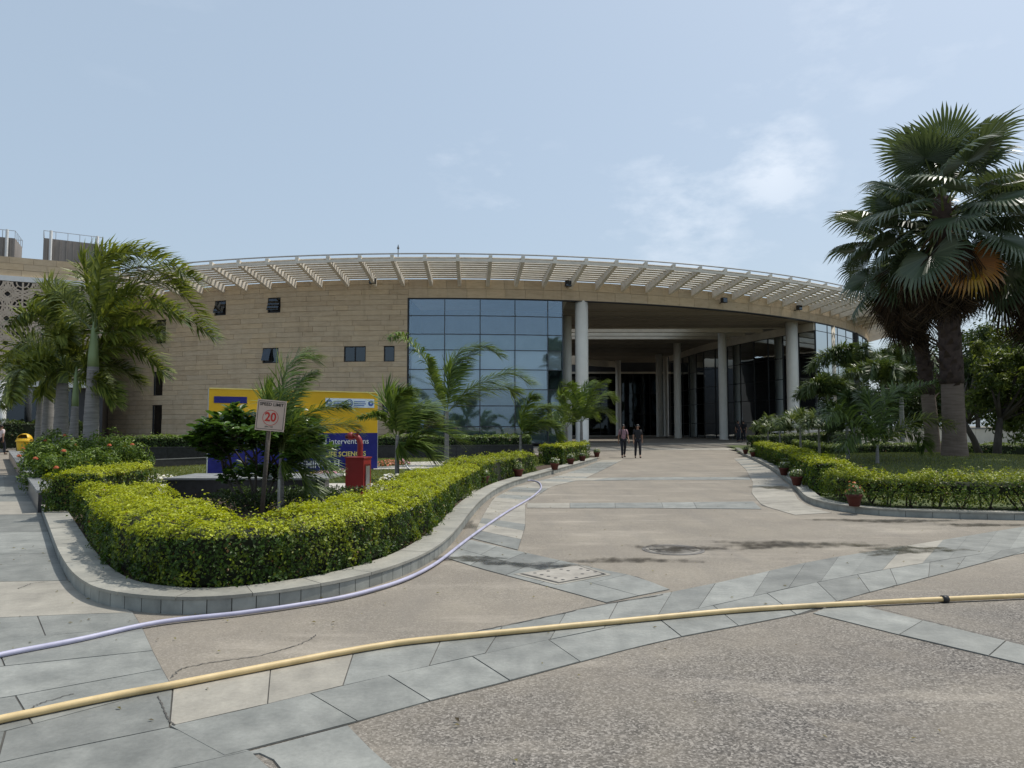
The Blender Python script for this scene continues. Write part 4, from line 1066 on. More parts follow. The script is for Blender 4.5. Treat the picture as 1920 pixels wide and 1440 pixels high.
# --- fan palms
def fan_leaf(name, dead=False, seed=0, yellow=False):
    random.seed(seed); mb = MB(); Lp = 1.2 if not dead else .8; Rr = .98 if not dead else 1.15; nseg = 44 if not dead else 30; spread = R_(270 if not dead else 95)
    pts = [Vector((Lp * i / 6, 0, .12 * math.sin(math.pi * i / 12) - .02)) for i in range(7)]; mb.tube(pts, [.028 - .012 * i / 6 for i in range(7)], 5)
    col = [(.16, .20, .06) if not dead else (.16, .10, .055)] * len(mb.v); h = Vector((Lp, 0, .1)); cup = .28 if not dead else .1
    for i in range(nseg):
        a0 = -spread / 2 + spread * i / nseg; a1 = -spread / 2 + spread * (i + 1) / nseg; am = (a0 + a1) / 2
        rr = Rr * (.72 + .28 * math.cos(am * .6)) * random.uniform(.93, 1.06)
        def pt(a, r, z): return h + Vector((math.cos(a) * r, math.sin(a) * r, z))
        zc = lambda a, r: cup * (abs(math.sin(a * .5)) ** 1.5) * r - (.16 * r * r if not dead else .35 * r * r)
        i0 = len(mb.v); r1 = rr * (.68 if not dead else .36); r2 = rr * .88; dr = -.17 * rr * random.uniform(.4, 1.7) * (1 if not dead else 1.8)
        aw = (a1 - a0) * .30
        V = [pt(am, .03, 0), pt(a0, r1, zc(a0, r1)), pt(am, r1, zc(am, r1) + .035), pt(a1, r1, zc(a1, r1)), pt(am - aw, r2, zc(am, r2) + dr * .3), pt(am + aw, r2, zc(am, r2) + dr * .3), pt(am + random.uniform(-.03, .03), rr * 1.06, zc(am, rr) + dr - random.uniform(0, .12))]
        mb.v += [tuple(v) for v in V]; mb.f += [(i0, i0 + 1, i0 + 2), (i0, i0 + 2, i0 + 3), (i0 + 1, i0 + 4, i0 + 2), (i0 + 2, i0 + 4, i0 + 5), (i0 + 2, i0 + 5, i0 + 3), (i0 + 4, i0 + 6, i0 + 5)]; mb.m += [0] * 6
        w = random.random(); c = (.060 + .045 * w, .088 + .055 * w, .048 + .034 * w) if not dead else (.035 + .075 * w * w, .024 + .05 * w * w, .017 + .03 * w * w)
        if yellow: c = (.30 + .08 * w, .13 + .12 * w * max(0, 1 - abs(am)), .02)
        col += [c, c, tuple(q * 1.15 for q in c), c, c, c, tuple(q * .9 + .03 for q in c)]
    me = mb.mesh(name, M['deadleaf' if dead else 'fan_blade'])
    at_ = me.attributes.new('leaf', 'FLOAT_COLOR', 'POINT'); at_.data.foreach_set('color', np.column_stack([np.clip(np.array(col), 0, 1), np.ones(len(col))]).astype(np.float32).reshape(-1)); return me
FANS = [fan_leaf('fan_leaf', seed=i) for i in range(4)]; DEAD = [fan_leaf('dead_leaf', True, 50 + i) for i in range(3)]; YEL = fan_leaf('yellow_leaf', seed=9, yellow=True)
def orient(d, roll=0):
    d = d.normalized(); y = Vector((0, 0, 1)).cross(d)
    y = y.normalized() if y.length > 1e-3 else Vector((0, 1, 0)); z = d.cross(y); m = Matrix((d, y, z)).transposed().to_4x4(); return m @ Matrix.Rotation(roll, 4, 'X')
def fan_palm(label, px, Y, ytop, zb, r0, n, scale, skirt=26, seed=0, yellow=(), boots=True, lean=0):
    random.seed(400 + seed); x = at(px, 700, Y).x; t = thing('fan_palm', label, 'palm tree', (x, Y, zb), 'tall fan palms on the mound'); H = at(px, ytop, Y).z - zb
    mb = MB(); k = 30; rr = []; pts = []
    for i in range(k + 1):
        q = i / k; pts.append(Vector((x + .08 * math.sin(q * 3 + seed) + lean * q * q, Y, zb - .2 + (H + .2) * q))); rr.append(r0 * (1 + .22 * max(0, 1 - q * 9)) * (1 - .25 * q) * random.uniform(.985, 1.02))
    mb.tube(pts, rr, 16); mb.build('trunk', M['bark_brown'], t, smooth=True)
    if boots:                               # old leaf bases bristling on the upper trunk
        MB().tube([p_ for p_ in pts if p_.z > zb + H * .26], [q_ * random.uniform(1.03, 1.09) for p_, q_ in zip(pts, rr) if p_.z > zb + H * .26], 14).build('old_sheath', M['bootbark'], t, True)
        q = .26; i = 0
        while q < .99:
            a = i * 2.4; r = r0 * (1 - .25 * q); c = Vector((x + lean * q * q + math.cos(a) * r, Y + math.sin(a) * r, zb + H * q)); o_ = Vector((math.cos(a), math.sin(a), 0)); tn = Vector((-math.sin(a), math.cos(a), 0))
            b = MB(); wv = .10; L = random.uniform(.18, .36)
            p = [c - tn * wv - o_ * .03, c + tn * wv - o_ * .03, c + tn * wv * .5 + o_ * (.10) + Vector((0, 0, L * .6)), c - tn * wv * .5 + o_ * .10 + Vector((0, 0, L * .6)), c + o_ * random.uniform(.1, .25) + Vector((0, 0, L)) ]
            b.add(p + [c + Vector((0, 0, .05)) ], [(0, 1, 2, 3), (3, 2, 4), (1, 0, 5), (2, 1, 5), (0, 3, 5)])
            b.build('leaf_base', M['bootbark'], t)
            i += 1; q += .0060 if q < .7 else .02
    top = Vector((lean, 0, H))
    for i in range(n):
        az = i * 2.39996 + seed; q = i / (n - 1); el = R_(86 - 136 * q ** .9 + random.uniform(-8, 8)); d = Vector((math.cos(az) * math.cos(el), math.sin(az) * math.cos(el), math.sin(el)))
        s = scale * random.uniform(.85, 1.08) * (1.0 if q > .12 else .8); off = top + Vector((d.x * .12, d.y * .12, -1.1 * q + .1))
        link('fan_leaf', YEL if i in yellow else random.choice(FANS), t, mw=Matrix.Translation(off) @ orient(d, random.uniform(-.5, .5)) @ Matrix.Scale(s, 4))
    for i in range(skirt):
        az = i * 2.39996 + seed + 1; q = i / skirt; el = R_(-52 - 33 * q + random.uniform(-12, 8)); d = Vector((math.cos(az) * math.cos(el), math.sin(az) * math.cos(el), math.sin(el)))
        link('dead_leaf', random.choice(DEAD), t, mw=Matrix.Translation(top + Vector((d.x * .3, d.y * .3, -.8 - 1.0 * q))) @ orient(d, random.uniform(-.6, .6)) @ Matrix.Scale(scale * random.uniform(.75, 1.05), 4))
    return t
M['bootbark'] = pm('old_leaf_base', (.075, .05, .04), (.035, .024, .02), 9, .95)
MOUND = Vector((at(1790, 858, 22).x, 22.5, 0))
fan_palm('tall fan palm with thick brown trunk and wide green crown on the mound', 1780, 22, 372, .62, .33, 34, 1.30, 22, 1, (33,))
fan_palm('slimmer fan palm with dead brown skirt just behind the thick fan palm', 1741, 25, 445, .55, .24, 30, 1.22, 24, 2, lean=-.75)
fan_palm('fan palm at the mound edge with its crown beyond the thick palm', 1950, 23, 420, .5, .28, 30, 1.25, 20, 3)
# sprouts of stems and seed stalks on the thick palm
# --- right lawn mound
LAWN_R = [(v.x, v.y) for v in offset(smooth(K2, 1), .25) if v.y < 40] + [(30, 12), (40, 30), (40, 47), (14, 47)]
def mz(x, y):
    d = math.hypot((x - MOUND.x) / 9.5, (y - 23) / 7.0); return .60 * max(0, 1 - d * d) ** 1.3 if d < 1 else 0
region('lawn_mound', M['lawn'], LAWN_R, .11, div=.5, zf=mz)
NEAR_R = [(7.2, 14.6), (9, 13.8), (12, 13.6), (20, 14), (24, 22), (24, 33), (11.5, 33), (9.6, 22)]
grass('grass', 'mown grass on the mound under the fan palms', in_poly(NEAR_R), 90000, lambda x, y: .115 + gz(y) + mz(x, y), .06, ((.11, .15, .03), (.27, .27, .09)))

# --- leafy bushes and trees: leaves spread through clumps on real limbs
def crown(parent, c, rad, n, clumps, leaf, c1, c2, mat='leaf', aspect=.45, flat=.3, seed=0, lim=None, name='crown', shell=.55, csz=.33, trunk_r=.0, twig=True):
    rng = np.random.default_rng(seed); c = np.array(c, float); rad = np.array(rad, float)
    d = rng.normal(size=(clumps, 3)); d /= np.linalg.norm(d, axis=1)[:, None]; rr = rng.uniform(shell, 1, clumps)[:, None]
    K = c + d * rad * rr; k = rng.integers(0, clumps, n); sc = rad.min() * csz * rng.uniform(.6, 1.2, clumps)
    dd = rng.normal(size=(n, 3)); dd /= np.linalg.norm(dd, axis=1)[:, None]; q = rng.random(n) ** .4
    X = K[k] + dd * (q * sc[k])[:, None]; N = dd * .8 + rng.normal(0, .5, (n, 3)); N[:, 2] += flat
    w = np.clip(.35 + rng.normal(0, .22, n) + (rng.random(clumps)[k] - .5) * .4, 0, 1); col = colvar(n, c1, c2, w, .14)
    o = link(name, leaf_mesh(name, X - np.array(parent_world(parent)), N, leaf * rng.uniform(.7, 1.3, n), col, M[mat], aspect, .10), parent); tag(o, kind='stuff')
    return K
def tree(name, label, cat, base, trunk_h, c, rad, n, clumps, leaf, c1, c2, group=None, r=.12, seed=0, mat='leaf', lean=(0, 0), bark='bark_dark', **kw):
    random.seed(900 + seed); b = Vector(base); t = thing(name, label, cat, b, group); K = crown(t, c, rad, n, clumps, leaf, c1, c2, mat, seed=seed, **kw)
    f = b + Vector((lean[0], lean[1], trunk_h)); mb = MB(); mb.tube([b - Vector((0, 0, .1)), b.lerp(f, .5) + Vector((random.uniform(-.05, .05), 0, 0)), f], [r * 1.15, r * .9, r * .7], 8); mb.build('trunk', M[bark], t, smooth=True)
    for i in range(min(len(K), 16)):
        e = Vector(K[i]); m = f.lerp(e, .5) + Vector((random.uniform(-.2, .2), random.uniform(-.2, .2), random.uniform(-.1, .2))) * (f - e).length * .3
        MB().tube([f - Vector((0, 0, .1)), m, e], [r * .5, r * .33, r * .1], 5).build('branch', M[bark], t, smooth=True)
    return t
# frangipani and dark trees on the right
tree('frangipani_tree', 'broad frangipani tree with pale leaf tips right of the fan palms', 'tree', (at(1865, 800, 25).x, 25, .3), 1.6, tuple(at(1905, 715, 25.5)), (1.75, 1.8, 1.9), 9000, 60, .22, (.05, .085, .02), (.24, .29, .08), r=.14, seed=1, lean=(.4, .3), aspect=.32, csz=.26, shell=.35)
tree('frangipani_tree', 'crooked dark frangipani with bare limbs on the mound edge', 'tree', (at(1840, 845, 28).x, 28, .35), 1.4, tuple(at(1870, 690, 29)), (1.6, 1.6, 1.9), 7000, 50, .2, (.03, .055, .018), (.11, .15, .05), r=.13, seed=2, lean=(-.5, .2), aspect=.32, csz=.26, shell=.35)
BK = [(1720, 56, 2.6, 6.2), (1775, 60, 3.2, 7), (1830, 52, 3.0, 8.0), (1885, 55, 3.4, 8.6), (1940, 58, 3.6, 9), (1668, 64, 2.6, 5.4), (1990, 50, 3.5, 8), (2060, 55, 4, 9)]
BL = ['shady round tree left of the fan palm trunks, before the low wall', 'shady tree seen between the two fan palm trunks', 'dark tree just right of the thick fan palm trunk', 'tall dark tree behind the broad frangipani', 'wide dark tree at the right end of the low wall', 'small tree near the far end of the ring glazing', 'bushy dark tree beyond the frangipani crown', 'dark tree at the outer end of the tree row']
for i, (px, Y, rx, h) in enumerate(BK):
    x = at(px, 700, Y).x
    tree('shade_tree', BL[i], 'tree', (x, Y, gz(Y)), h * .3, (x, Y, gz(Y) + h * .62), (rx, rx, h * .42), 5200, 46, .30, (.018, .036, .010), (.075, .11, .025), 'shade trees behind the right bed', r=.17, seed=10 + i, csz=.40)
# trees along the horizon beyond, left and right of the building
for i, (px, Y, rx, h) in enumerate([(1700, 110, 6, 9), (1790, 120, 7, 10), (1890, 115, 7, 11), (1980, 118, 8, 11), (2080, 112, 8, 10), (-60, 130, 8, 10), (60, 140, 8, 9), (150, 135, 7, 8)]):
    x = at(px, 700, Y).x
    tree('far_tree', ['far tree showing over the low wall, first beside the ring glazing', 'far tree over the low wall behind the slim fan palm', 'far tall tree over the low wall behind the frangipani', 'far broad tree over the wall end', 'far tree beyond the outermost shade tree', 'far tree beyond the slab walk, outermost by the white column', 'far tree beyond the slab walk behind the litter bin', 'far small tree beyond the walk behind the palm trunks'][i], 'tree', (x, Y, .38), h * .3, (x, Y, h * .6), (rx, rx, h * .42), 2600, 36, .6, (.03, .055, .018), (.09, .12, .035), ['far trees over the low wall', 'far trees beyond the walk'][px < 900], r=.25, seed=30 + i, csz=.42)
# clipped back hedges of the right bed
def G0(x, y): p = G(x, y); return (p.x, p.y)
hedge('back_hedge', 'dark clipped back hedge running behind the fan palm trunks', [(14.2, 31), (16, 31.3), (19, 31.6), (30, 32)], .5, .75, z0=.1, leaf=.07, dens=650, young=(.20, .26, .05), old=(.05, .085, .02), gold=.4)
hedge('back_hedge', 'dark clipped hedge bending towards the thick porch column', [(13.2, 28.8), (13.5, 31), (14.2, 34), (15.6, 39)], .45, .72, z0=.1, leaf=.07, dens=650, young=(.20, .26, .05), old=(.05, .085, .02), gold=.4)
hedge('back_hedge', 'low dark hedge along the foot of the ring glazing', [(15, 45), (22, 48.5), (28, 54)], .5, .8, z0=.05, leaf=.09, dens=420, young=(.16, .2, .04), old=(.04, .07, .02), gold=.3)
# --- broad-leaved shrub behind the speed sign, its larger leaves piece by piece
sb = Vector((at(484, 900, 12.9).x, 12.9, .12))
shrub = thing('broadleaf_shrub', 'broad-leaved glossy shrub standing before the yellow and blue banner', 'shrub', sb)
random.seed(55); tips = []
def limb(p, d, L, r, depth):
    e = p + d * L; m = p.lerp(e, .5) + Vector((random.uniform(-.05, .05), random.uniform(-.05, .05), .02))
    MB().tube([p, m, e], [r, r * .85, r * .65], 6).build('branch', M['bark_dark'], shrub, smooth=True)
    tips.append((e, d))
    if depth == 0: return
    for _ in range(3 if depth > 1 else 4):
        nd_ = (d + Vector((random.gauss(0, .55), random.gauss(0, .5), random.gauss(.12, .3)))).normalized(); limb(e, nd_, L * random.uniform(.6, .8), r * .6, depth - 1)
for a in (-.7, -.48, -.25, 0, .2, .38, .55): limb(sb + Vector((a * .25, random.uniform(-.1, .1), -.05)), Vector((a * 1.0, random.uniform(-.3, .3), 1)).normalized(), .86, .032, 2)
def leaf_piece(k):
    me = MB(); L, w = .18, .082; pr = [(0, .008), (.2, .5), (.5, 1), (.8, .75), (1, .02)]
    for (t, q) in pr: z = -.025 * t * t * (1 + k * .5); me.v += [(L * t, -w * q / 2, z + .012 * q), (L * t, 0, z), (L * t, w * q / 2, z + .012 * q)]
    for i in range(4):
        o = i * 3; me.f += [(o, o + 3, o + 4, o + 1), (o + 1, o + 4, o + 5, o + 2)]; me.m += [0, 0]
    m = me.mesh('leaf', M['shrubleaf'], True); return m
def shrubmat():
    m, t, b = nm('shrub_leaf'); oi = nd(t, 'ShaderNodeObjectInfo')
    t.links.new(rampn(t, oi.outputs['Random'], [(0, (.035, .075, .012)), (.55, (.06, .12, .02)), (1, (.15, .24, .04))]), b.inputs['Base Color']); b.inputs['Roughness'].default_value = .35
    tr = nd(t, 'ShaderNodeBsdfTranslucent'); tr.inputs['Color'].default_value = (.14, .26, .03, 1); mx = nd(t, 'ShaderNodeMixShader'); mx.inputs['Fac'].default_value = .22
    t.links.new(b.outputs['BSDF'], mx.inputs[1]); t.links.new(tr.outputs['BSDF'], mx.inputs[2]); t.links.new(mx.outputs['Shader'], t.nodes['Material Output'].inputs['Surface']); return m
M['shrubleaf'] = shrubmat(); LP = [leaf_piece(k) for k in range(3)]
allv = []
for (e, d) in tips:
    for j in range(34):
        az = j * 2.4 + random.random(); o = (d * random.uniform(-.05, .9) + Vector((math.cos(az), math.sin(az), random.uniform(-.2, .5)))).normalized()
        allv.append((e - d * random.uniform(0, .26) + o * .02, o, random.uniform(.75, 1.25)))
allv.sort(key=lambda a: a[0].y)
mbs = []
for i, (p, o, s) in enumerate(allv):
    mw = Matrix.Translation(p - sb) @ orient(o, random.uniform(-.7, .7)) @ Matrix.Scale(s, 4)
    if i < 290: link('leaf', LP[i % 3], shrub, mw=mw)
    else: mbs.append(mw)
big = MB()
for i, mw in enumerate(mbs):
    me = LP[i % 3]; big.add([tuple(mw @ v.co) for v in me.vertices], [tuple(p.vertices) for p in me.polygons])
big.v = [(a + sb.x, b + sb.y, c + sb.z) for a, b, c in big.v]
tag(big.build('leaves', M['shrubleaf'], shrub, True), kind='stuff')
# dark ground-cover under it
P = np.column_stack([RNG.uniform(-5.4, -2.9, 5200), RNG.uniform(12.3, 14.3, 5200), .12 + RNG.random(5200) ** .7 * .32])
tag(link('ground_cover', leaf_mesh('ground_cover', P, RNG.normal(size=(5200, 3)) + [0, -.3, .6], .06 * RNG.uniform(.6, 1.3, 5200), colvar(5200, (.02, .04, .01), (.07, .11, .03)), M['leaf'], .5)), 'dark green ground cover under the broad-leaved shrub', 'ground cover', kind='stuff')

# --- ixora bushes in the left planter
def bush(name, label, c, rad, n, leaf, c1, c2, group, seed, flowers=0, fcol=((.55, .12, .06), (.7, .25, .12)), clumps=60):
    b = (c[0], c[1], c[2]); t = thing(name, label, 'bush', b, group)
    crown(t, (c[0], c[1], c[2] + rad[2] * .75), rad, n, clumps, leaf, c1, c2, seed=seed, csz=.42, shell=.35, aspect=.4, name='foliage')
    random.seed(seed)
    for i in range(6):
        a = random.uniform(0, 6.28); MB().tube([(c[0], c[1], c[2] - .05), (c[0] + math.cos(a) * rad[0] * .5, c[1] + math.sin(a) * rad[1] * .5, c[2] + rad[2] * .9)], [.018, .008], 5).build('stem', M['twig'], t)
    for i in range(flowers):
        a = random.uniform(3.3, 6.2); e = random.uniform(.1, 1.3); q = Vector((c[0] + math.cos(a) * math.cos(e) * rad[0], c[1] + math.sin(a) * math.cos(e) * rad[1], c[2] + rad[2] * .75 + math.sin(e) * rad[2])); m = 60
        d = RNG.normal(size=(m, 3)); d /= np.linalg.norm(d, axis=1)[:, None]; d[:, 2] = np.abs(d[:, 2])
        link('flower', leaf_mesh('flower', np.array(q - Vector(b)) + d * .05, d, np.full(m, .03), colvar(m, *fcol), M['leaf'], .8), t)
    return t
for i, (px, Y, rx, rz_, lab) in enumerate([(92, 30, .7, .5, 'small ixora bush between the dark palm trunks'), (95, 26, .9, .55, 'flowering bush at the foot of the dark palm trunks'), (125, 20.5, 1.05, .66, 'bright leafy bush with orange flowers on the planter wall side'), (105, 17.3, .75, .6, 'shaded bush next to the short golden hedge block'), (180, 19.5, 1.1, .66, 'leafy bush under the tallest of the left palms'), (228, 19.2, .75, .58, 'bush with red flowers at the lawn edge'), (150, 16.8, .7, .5, 'dense low bush between planter wall and golden hedge'), (100, 23.5, .9, .62, 'leafy bush in the middle of the planter')]):
    bush('ixora_bush', lab, (at(px, 800, Y).x, Y, .2), (rx, .85, rz_), 4800, .10, (.05, .095, .016), (.19, .27, .045), 'flowering bushes of the left planter', 70 + i, 2)
# --- flower beds, each plant cushion its own thing
def flowers(lab, x, y, r, cols, n=420, seed=0, h=.22, z=.125):
    t = thing('flower_cushion', lab, 'flowers', (x, y, z), 'bedding flowers on the lawn'); rng = np.random.default_rng(seed)
    a = rng.uniform(0, 6.28, n); q = np.sqrt(rng.random(n)) * r; Z = h * (1 - (q / r) ** 2 * .7) * rng.uniform(.3, 1, n)
    X = np.column_stack([np.cos(a) * q, np.sin(a) * q, Z]); N = np.column_stack([rng.normal(0, .4, n), rng.normal(0, .4, n) - .3, np.ones(n)])
    tag(link('foliage', leaf_mesh('foliage', X, N, .07 * rng.uniform(.6, 1.2, n), colvar(n, (.06, .10, .02), (.15, .20, .05)), M['leaf'], .5), t), kind='stuff')
    m = n // 4; k = rng.integers(0, n, m); X2 = X[k].copy(); X2[:, 2] += .04
    tag(link('blossoms', leaf_mesh('blossoms', X2, N[k], .075 * rng.uniform(.7, 1.2, m), colvar(m, *cols), M['leaf'], .95), t), kind='stuff')
YF, PF, WF, RF = ((.75, .55, .03), (.85, .7, .1)), ((.62, .25, .38), (.75, .5, .55)), ((.75, .72, .66), (.8, .78, .75)), ((.5, .12, .06), (.65, .3, .2))
FL = [(408, 910, YF, 'yellow flowers under the banner, first cushion from its left post'), (432, 909, YF, 'yellow flowers under the banner, behind the shrub stems'), (378, 909, YF, 'yellow flowers left of the banner foot'), (455, 908, YF, 'yellow flowers just beside the sign post'),
      (292, 908, WF, 'white flowers on the lawn far from the banner'), (315, 908, WF, 'white flowers on the lawn, the cushion nearer the banner'), (585, 903, YF, 'yellow flowers near the red hose cabinet'), (600, 900, PF, 'pink flowers left of the red hose cabinet'), (617, 898, PF, 'pink flowers between the pink and pale cushions by the hose cabinet'), (634, 896, WF, 'pale flowers beside the red hose cabinet'), (650, 893, PF, 'pink flowers behind the red hose cabinet'),
      (716, 876, RF, 'rust-pink flowers right of the banner'), (728, 875, RF, 'rust-pink flowers midway between banner and small palm'), (740, 874, RF, 'rust-pink flowers left of the small palm stem'), (752, 873, PF, 'rust-pink flowers behind the small palm'), (735, 905, WF, 'grey flowers at the foot of the small palm'), (520, 906, YF, 'yellow flowers behind the sign post')]
for i, (x, y, c, lab) in enumerate(FL):
    p = G(x, y, .125); flowers(lab, p.x, p.y, .34, c, seed=i)

n = 520; e_ = resample(K1 , 400); e2 = resample(K2, 300); pp_ = []
for i in range(n):
    b = random.choice(e_[40:]) if i % 2 else random.choice(e2[:200]); pp_.append((b.x + random.gauss(.15 if i % 2 else -.15, .45), b.y + random.gauss(-.3, .5)))
for i in range(160): pp_.append((random.uniform(-5, 7), random.uniform(3.5, 16)))
pp_ = np.array(pp_); n = len(pp_)
ok_ = np.array([min((v.x - a) ** 2 + (v.y - b) ** 2 for v in e_ + e2) > .0 for a, b in pp_])
tag(link('leaf_litter', leaf_mesh('leaf_litter', np.column_stack([pp_, np.array([gz(y) for y in pp_[:, 1]]) + .016]), np.column_stack([RNG.normal(0, .12, (n, 2)), np.ones(n)]), .034 * RNG.uniform(.5, 1.3, n), colvar(n, (.10, .065, .03), (.22, .20, .05)), M['leaf'], .5)), 'dry leaf litter scattered over the paving by the kerbs', 'leaf litter', kind='stuff')
# ================================================================ walls, neighbouring building, street things
LETTERS = {}
def text(body, size, mat, parent, x, z, y=-.012, align='CENTER', bold=0, squeeze=1.0, depth=.003):
    cu = bpy.data.curves.new('lettering', 'FONT'); cu.body = body; cu.size = size; cu.align_x = align; cu.align_y = 'CENTER'; cu.extrude = depth; cu.offset = bold; cu.resolution_u = 3
    ob = bpy.data.objects.new('tmp', cu); COL.objects.link(ob); bpy.context.view_layer.update()
    me = bpy.data.meshes.new_from_object(ob.evaluated_get(bpy.context.evaluated_depsgraph_get())); bpy.data.objects.remove(ob); bpy.data.curves.remove(cu)
    me.transform(Matrix.Translation((x, y, z)) @ Matrix.Rotation(math.pi / 2, 4, 'X') @ Matrix.Diagonal((squeeze, 1, 1, 1))); me.materials.clear(); me.materials.append(mat)
    return link('lettering', me, parent)
# --- dark planter wall on the left with its coping
pw_ = thing('planter_wall', 'low dark granite planter wall beside the slab walk, with grey coping', 'wall', (-8.2, 13.0, 0))
wp = [G(20, 868), G(79, 958)]
A0, A1 = Vector((-24.5, 35.2, 0)), Vector((-8.72, 13.35, 0))
dv = (A1 - A0).normalized(); nv = Vector((-dv.y, dv.x, 0))
nb = 14
for i in range(nb):
    a, b = A0.lerp(A1, i / nb), A0.lerp(A1, (i + 1) / nb); a = a + dv * .004; b = b - dv * .004
    MB().prism([(p.x, p.y) for p in (a, b, b + nv * .42, a + nv * .42)], -.02, .37).build('wall_block', M['granite'], pw_)
    a2, b2 = a - nv * .025, b - nv * .025
    MB().prism([(p.x, p.y) for p in (a2, b2, b2 + nv * .50, a2 + nv * .50)], .37, .42).build('coping_slab', M['granite_top'], pw_)
rt = thing('planter_wall', 'short dark granite return wall behind the broad-leaved shrub', 'wall', (-5.2, 15.4, .1))
MB().bbox(-7.2, -3.9, 15.1, 15.45, .1, .48).build('wall_block', M['granite'], rt); MB().bbox(-7.25, -3.85, 15.06, 16.6, .48, .52).build('coping_slab', M['granite_top'], rt)
# long dark planter before the building
lp = thing('planter_wall', 'long black granite planter wall in front of the sandstone building', 'wall', (-8, 32.5, .1))
B0, B1 = Vector((-18.5, 30.2, 0)), Vector((1.05, 35.0, 0)); dv = (B1 - B0).normalized(); nv = Vector((-dv.y, dv.x, 0)); nb = 16
for i in range(nb):
    a, b = B0.lerp(B1, i / nb) + dv * .004, B0.lerp(B1, (i + 1) / nb) - dv * .004
    MB().prism([(p.x, p.y) for p in (a, b, b + nv * 1.2, a + nv * 1.2)], .05, .66).build('wall_block', M['granite'], lp)
    MB().prism([(p.x, p.y) for p in (a - nv * .02, b - nv * .02, b + nv * .3, a + nv * .3)], .66, .70).build('coping_slab', M['granite'], lp)
st = thing('granite_step', 'low black granite step at the foot of the long planter wall', 'step', (-14, 29, .1))
C0, C1 = G(238, 880, .12), G(392, 872, .12)
MB().prism([(C0.x, C0.y), (C1.x, C1.y), (C1.x + .3, C1.y + 1.3), (C0.x + .3, C0.y + 1.3)], .08, .40).build('step_block', M['granite'], st)
MB().prism([(C0.x - .02, C0.y - .02), (C1.x + .02, C1.y - .02), (C1.x + .3, C1.y + .5), (C0.x + .3, C0.y + .5)], .40, .43).build('step_tread', M['granite_top'], st)
h0 = [B0 + nv * .75, B0.lerp(B1, .5) + nv * .75, B1 + nv * .75]
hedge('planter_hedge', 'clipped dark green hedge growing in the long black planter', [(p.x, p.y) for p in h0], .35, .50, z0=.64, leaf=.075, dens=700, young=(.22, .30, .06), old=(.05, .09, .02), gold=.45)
# --- low pale wall on the right, far behind the trees
lw = thing('low_wall', 'low pale rendered wall behind the shade trees', 'wall', (30, 50, .36))
for i in range(14):
    MB().bbox(19 + i * 2.6 + .01, 19 + (i + 1) * 2.6 - .01, 49.8, 50.05, .3, 1.42).build('wall_panel', M['cream'], lw)
    MB().bbox(19 + i * 2.6 + .003, 19 + (i + 1) * 2.6 - .003, 49.74, 50.11, 1.42, 1.5).build('wall_cap', M['granite_top'], lw)

# --- neighbouring building with the pierced screen
nb_ = thing('screen_building', 'beige building with pierced lattice screen and rooftop tanks', 'building', (-32, 47, .3), rz=0)
E0, E1 = Vector((-40.5, 42.2, 0)), Vector((-27.6, 48.5, 0)); ed = (E1 - E0).normalized(); en = Vector((-ed.y, ed.x, 0)); EL = (E1 - E0).length
er = math.atan2(ed.y, ed.x)
def ebox(mb, s0, s1, d0, d1, z0, z1):
    p = [E0 + ed * s0 + en * d0, E0 + ed * s1 + en * d0, E0 + ed * s1 + en * d1, E0 + ed * s0 + en * d1]; return mb.prism([(q.x, q.y) for q in p], z0, z1)
ebox(MB(), -6, EL, .5, 14, .2, 12.5).build('wall', M['mortar'], nb_)
k = 0
for z0 in (11.35, 11.78, 12.2):
    s = -6.0 - random.random()
    while s < EL:
        e = min(EL, s + 1.3); ebox(MB(), s + .006, e - .006, .30, .5, z0 + .006, z0 + .42 - .006).build('stone_panel', M['sandstone'], nb_); s = e
ebox(MB(), -6, EL + .05, .1, .5, 11.0, 11.34).build('cornice', M['white'], nb_)
ebox(MB(), -6, EL, -.3, .48, 4.15, 4.5).build('canopy_band', M['white'], nb_)
# pierced screen: square units of interlacing arcs, one shared mesh
U = 1.6
def ribbon(mb, pts, w, y0, y1):
    for i in range(len(pts) - 1):
        a, b = Vector(pts[i]), Vector(pts[i + 1]); d = (b - a)
        if d.length < 1e-6: continue
        nn = Vector((-d.y, d.x)).normalized() * w / 2; q = [a - nn, b - nn, b + nn, a + nn]
        mb.add([(v.x, y0, v.y) for v in q] + [(v.x, y1, v.y) for v in q], [(0, 1, 2, 3), (7, 6, 5, 4), (0, 4, 5, 1), (2, 6, 7, 3)])
sc = MB(); arc = lambda cx, cz, r, a0, a1, n=18: [(cx + r * math.cos(R_(a0 + (a1 - a0) * i / n)), cz + r * math.sin(R_(a0 + (a1 - a0) * i / n))) for i in range(n + 1)]
h = U / 2; jy = 0
def rb(p, w):
    global jy
    ribbon(sc, p, w, .0 + .002 * jy, .12 - .002 * jy); jy = (jy + 1) % 9
for cx, cz in ((0, 0), (U, 0), (U, U), (0, U)):
    a0 = {(0, 0): 0, (U, 0): 90, (U, U): 180, (0, U): 270}[(cx, cz)]
    for r, w in ((h * .42, .07), (h * .7, .08), (h * 1.0, .12), (h * 1.2, .07)): rb(arc(cx, cz, r, a0, a0 + 90), w)
for r, w in ((.18 * U, .08), (.30 * U, .09)): rb(arc(h, h, r, 0, 360, 30), w)
for a in range(0, 360, 45): rb([(h + .1 * U * math.cos(R_(a)), h + .1 * U * math.sin(R_(a))), (h + .52 * U * math.cos(R_(a)), h + .52 * U * math.sin(R_(a)))], .06)
rb([(0, .02), (U, .02)], .1); rb([(.02, 0), (.02, U)], .1)
for a in (0, 90, 180, 270):
    rb(arc(h + .33 * U * math.cos(R_(a)), h + .33 * U * math.sin(R_(a)), .16 * U, 0, 360, 24), .07)
M['jali'] = pm('screen_stone', (.56, .47, .37), (.46, .38, .30), 4, .7, dirt=.2)
